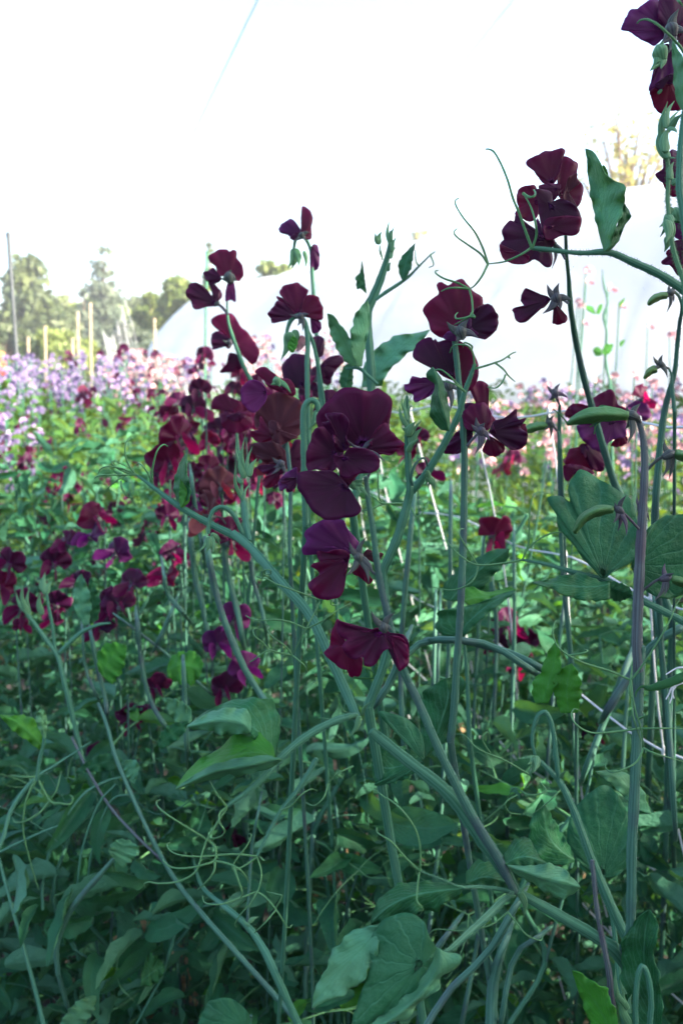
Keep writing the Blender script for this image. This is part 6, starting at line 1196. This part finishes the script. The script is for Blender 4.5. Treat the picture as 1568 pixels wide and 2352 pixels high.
p.leafs('I', [(930, 1560), (980, 1560), (1040, 1580), (1090, 1620)], [(935, 1555), (1000, 1620), (1095, 1690)], [(930, 1560), (960, 1640), (1010, 1700), (1090, 1700)], .70, mat='leaf_pale')
for (pts, w, d_) in (([(1090, 290), (1110, 450), (1140, 620), (1155, 700)], 22, .85), ([(1085, 600), (1110, 850), (1160, 1050), (1190, 1230)], 30, .90), ([(1180, 700), (1230, 950), (1280, 1120), (1340, 1270), (1400, 1400), (1480, 1530), (1560, 1650)], 34, .75), ([(1270, 650), (1300, 850), (1350, 1050), (1385, 1240)], 30, .85), ([(1420, 700), (1440, 870), (1490, 1040), (1510, 1150)], 22, .85), ([(780, 1100), (800, 1300), (830, 1480), (880, 1620), (960, 1740)], 24, .85), ([(520, 1200), (560, 1400), (600, 1560), (610, 1650)], 24, .85), ([(1045, 1360), (1055, 1600), (1065, 1853)], 26, .75), ([(680, 1100), (800, 1190), (930, 1290), (1040, 1390), (1200, 1530)], 14, .85), ([(470, 1180), (490, 1400), (560, 1560)], 16, .85), ([(1050, 1080), (990, 1010), (950, 950), (935, 850)], 24, .80), ([(900, 1240), (940, 1160), (980, 1060)], 26, .84)):
    p.stem('I', *dive(pts, w, d_), 'flower_stalk', 'stalk', flat=.9)
p = Plant((.25, 1.1, 0), 'many slim straight flower stalks side by side in the shade right of centre', name='leafy_shoot')
for (pts, w, d_) in (([(960, 2350), (1010, 1900), (1030, 1500), (1035, 1150)], 9, .75), ([(985, 2250), (990, 1800), (1000, 1400)], 8, .85), ([(930, 1750), (920, 1500), (950, 1150)], 11, .7), ([(1080, 1900), (1090, 1600), (1110, 1250)], 7, .95), ([(1165, 1900), (1180, 1500), (1180, 1250)], 8, .9), ([(1000, 1700), (1010, 1400)], 7, .9), ([(1130, 1700), (1140, 1450), (1125, 1300)], 9, .95), ([(1420, 1950), (1440, 1600), (1470, 1300)], 9, .8), ([(1250, 1850), (1270, 1600), (1300, 1350)], 8, .85), ([(1390, 1640), (1440, 1560), (1500, 1480), (1568, 1440)], 18, .62), ([(1340, 1780), (1390, 1650), (1450, 1500)], 14, .7), ([(1550, 1900), (1530, 1600), (1500, 1350)], 12, .6), ([(700, 2350), (705, 2150), (720, 1900)], 10, .8), ([(800, 2350), (800, 2100), (770, 1850)], 7, .85), ([(900, 2352), (960, 2240), (1040, 2130)], 14, .55), ([(1060, 2352), (1090, 2200), (1105, 2100)], 10, .7), ([(1150, 2352), (1180, 2200), (1240, 2150)], 12, .6), ([(900, 2500), (1020, 2290), (1120, 2190), (1190, 2070)], 16, .46), ([(1130, 2480), (1128, 2330), (1135, 2240), (1165, 2150)], [24, 26, 22, 10], .60), ([(910, 1540), (960, 1480), (1050, 1470), (1170, 1500), (1260, 1545)], 15, .55), ([(1000, 1470), (1120, 1480), (1220, 1540)], 14, .53), ([(860, 1620), (900, 1560), (930, 1480)], 16, .5)):
    p.stem('D', *dive(pts, w, d_, 45), 'flower_stalk', 'stalk', flat=.85)

# ---- yellowing and dry leaves lying on the soil at the lower left
for i, (x, y, w, h, mt, lb) in enumerate(((245, 2290, 34, 26, 'dry', 'tan dry leaf on the soil, left one of the pair'), (430, 2305, 52, 22, 'dry', 'pale dry curled leaf on the soil near the bottom centre left'), (275, 2270, 26, 20, 'leaf_bright', 'small yellow leaf lying beside the tan dry one'))):
    d = 1.25; c = P(x, y, d); mb = MB(); V, F, UV = leaf_grid(w * 1.6 / FPX * d, h / FPX * d * 1.3, .5, .5, .12, .4, i, 13, 4); V = V @ rotm(i * 1.3 - .8, .5, .3).T + np.array(c); mb.add(V, F, UV)
    o = bpy.data.objects.new('x', None); bpy.data.objects.remove(o); o = mb.build('fallen_leaf', M[mt], None, solid=.0006); tag(o, lb, 'leaf')

# ---- the uncountable tangle of foliage: one mesh
def tangle():
    mb = MB()
    T = [leaf_grid(.056, nrs.uniform(.018, .033), nrs.uniform(.2, 1.15), nrs.uniform(-.1, .8), nrs.uniform(.05, .16), nrs.uniform(-1.2, 1.2), i * 1.7, 11, 3) for i in range(14)]
    TL = [leaf_grid(.055, .026, .5, .3, .05, 0, i, 4, 1) for i in range(4)]
    def scatter(n, yr, ypow, zf, tl, s0, s1, up=.0):
        ys_ = yr[0] + (yr[1] - yr[0]) * nrs.rand(n) ** ypow
        for k in range(len(tl)):
            sel = ys_[k::len(tl)]; m_ = len(sel); hw = .46 * sel + .42; xs_ = (nrs.rand(m_) * 2 - 1) * hw
            H = np.array([canopy(a, b) for a, b in zip(xs_, sel)]); zz = H * (1 - zf * nrs.rand(m_) ** 1.25)
            keep = (zz > .01) & ~((xs_ < -.22) & (sel < 1.4) & (zz < .30) & (nrs.rand(m_) < .8))
            V0, F0, U0 = tl[k]; sc = nrs.uniform(s0, s1, m_)
            ya = nrs.rand(m_) * 6.283; pi_ = nrs.randn(m_) * .6 + up; ro = nrs.randn(m_) * .8
            for j in np.nonzero(keep)[0]:
                mb.add(V0 @ rotm(ya[j], pi_[j], ro[j]).T * sc[j] + (xs_[j], sel[j], zz[j]), F0, U0)
    scatter(13500, (.64, 1.9), 1.15, .95, T, .45, 1.2)
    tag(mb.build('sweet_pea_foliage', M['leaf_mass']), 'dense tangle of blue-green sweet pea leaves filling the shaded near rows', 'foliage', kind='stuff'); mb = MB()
    scatter(12500, (1.7, 4.5), .9, .5, TL, .5, 1.1, .6)
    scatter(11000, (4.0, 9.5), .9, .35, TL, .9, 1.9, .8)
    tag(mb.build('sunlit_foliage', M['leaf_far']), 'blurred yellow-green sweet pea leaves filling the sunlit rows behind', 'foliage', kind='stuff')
    mb = MB()
    for i in range(420):
        y = rnd.uniform(.75, 2.0); x = rnd.uniform(-1, 1) * (.46 * y + .1); z = canopy(x, y) * rnd.uniform(.02, .8) ** 1.3; V0, F0, U0 = leaf_grid(.045, .022, rnd.uniform(.4, 1.3), rnd.uniform(.2, 1.2), .2, rnd.uniform(-2, 2), i, 7, 2)
        mb.add(V0 @ rotm(rnd.uniform(0, 6), rnd.uniform(-1.4, .2), rnd.uniform(-1, 1)).T * rnd.uniform(.4, 1) + (x, y, z), F0, U0)
    tag(mb.build('withered_leaves', M['dry']), 'small withered brown leaves caught low in the tangled foliage', 'dead leaves', kind='stuff')
    mb = MB()
    def vines(n, yr, r0, r1, h0, h1):
        for i in range(n):
            y = yr[0] + (yr[1] - yr[0]) * rnd.random() ** 1.2; x = rnd.uniform(-1, 1) * (.46 * y + .2); H = canopy(x, y)
            z0 = rnd.uniform(0, .5) * H; z1 = min(H * rnd.uniform(.9, 1.06), z0 + rnd.uniform(h0, h1)); a = rnd.uniform(0, 6.28); ln = rnd.uniform(0, .22)
            p0 = Vector((x, y, z0)); p1 = Vector((x + ln * math.cos(a), y + ln * math.sin(a) * .6, z1)); md = (p0 + p1) / 2 + Vector((rnd.uniform(-.03, .03), rnd.uniform(-.02, .02), 0))
            if p1.y < .62: p1.y = .64
            add_tube(mb, catmull([tuple(p0), tuple(md), tuple(p1)], 8), rnd.uniform(r0, r1), sides=5, flat=.7)
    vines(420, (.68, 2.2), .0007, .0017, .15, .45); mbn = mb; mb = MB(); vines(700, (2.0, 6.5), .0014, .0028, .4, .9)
    tag(mb.build('sun_tint_stems', M['stem_far']), 'blurred yellow-green stems standing in the sunlit rows behind', 'foliage', kind='stuff'); mb = mbn
    for i in range(900):
        y = rnd.uniform(.66, 1.9); x = rnd.uniform(-1, 1) * (.46 * y + .1); z = canopy(x, y) * rnd.uniform(.3, 1.03)
        cp = curl_path((x, y, z), (rnd.uniform(-1, 1), rnd.uniform(-.3, .3), rnd.uniform(-.6, 1)), rnd.uniform(.06, .14), rnd.uniform(.2, .8), 10)
        add_tube(mb, catmull(cp, 18), np.linspace(.0006, .0004, 18), sides=4)
    tag(mb.build('sweet_pea_stems', M['stem']), 'tangle of thin sweet pea stems and tendrils filling the flower beds', 'foliage', kind='stuff')
tangle()

# ---- added scattering volume: stands in for glare that pales far things
mb = MB(); x0, x1, y0, y1, z0, z1 = -60, 60, -12, 80, -1.2, 9.5
V = [(x, y, z) for x in (x0, x1) for y in (y0, y1) for z in (z0, z1)]
F = np.array([(0, 1, 3, 2), (4, 6, 7, 5), (0, 4, 5, 1), (2, 3, 7, 6), (0, 2, 6, 4), (1, 5, 7, 3)])
mb.add(V, F); m = bpy.data.materials.new('glare_haze'); m.use_nodes = True; nt = m.node_tree; nt.nodes.remove(nt.nodes['Principled BSDF'])
vol = nt.nodes.new('ShaderNodeVolumePrincipled'); vol.inputs['Density'].default_value = .0035; vol.inputs['Color'].default_value = (.9, .93, 1, 1); vol.inputs['Anisotropy'].default_value = .3
nt.links.new(vol.outputs[0], nt.nodes['Material Output'].inputs['Volume'])
hz = mb.build('glare_haze', m, smooth=False); tag(hz, 'thin pale veil added over the field in place of glare', 'glare_haze', kind='stuff')
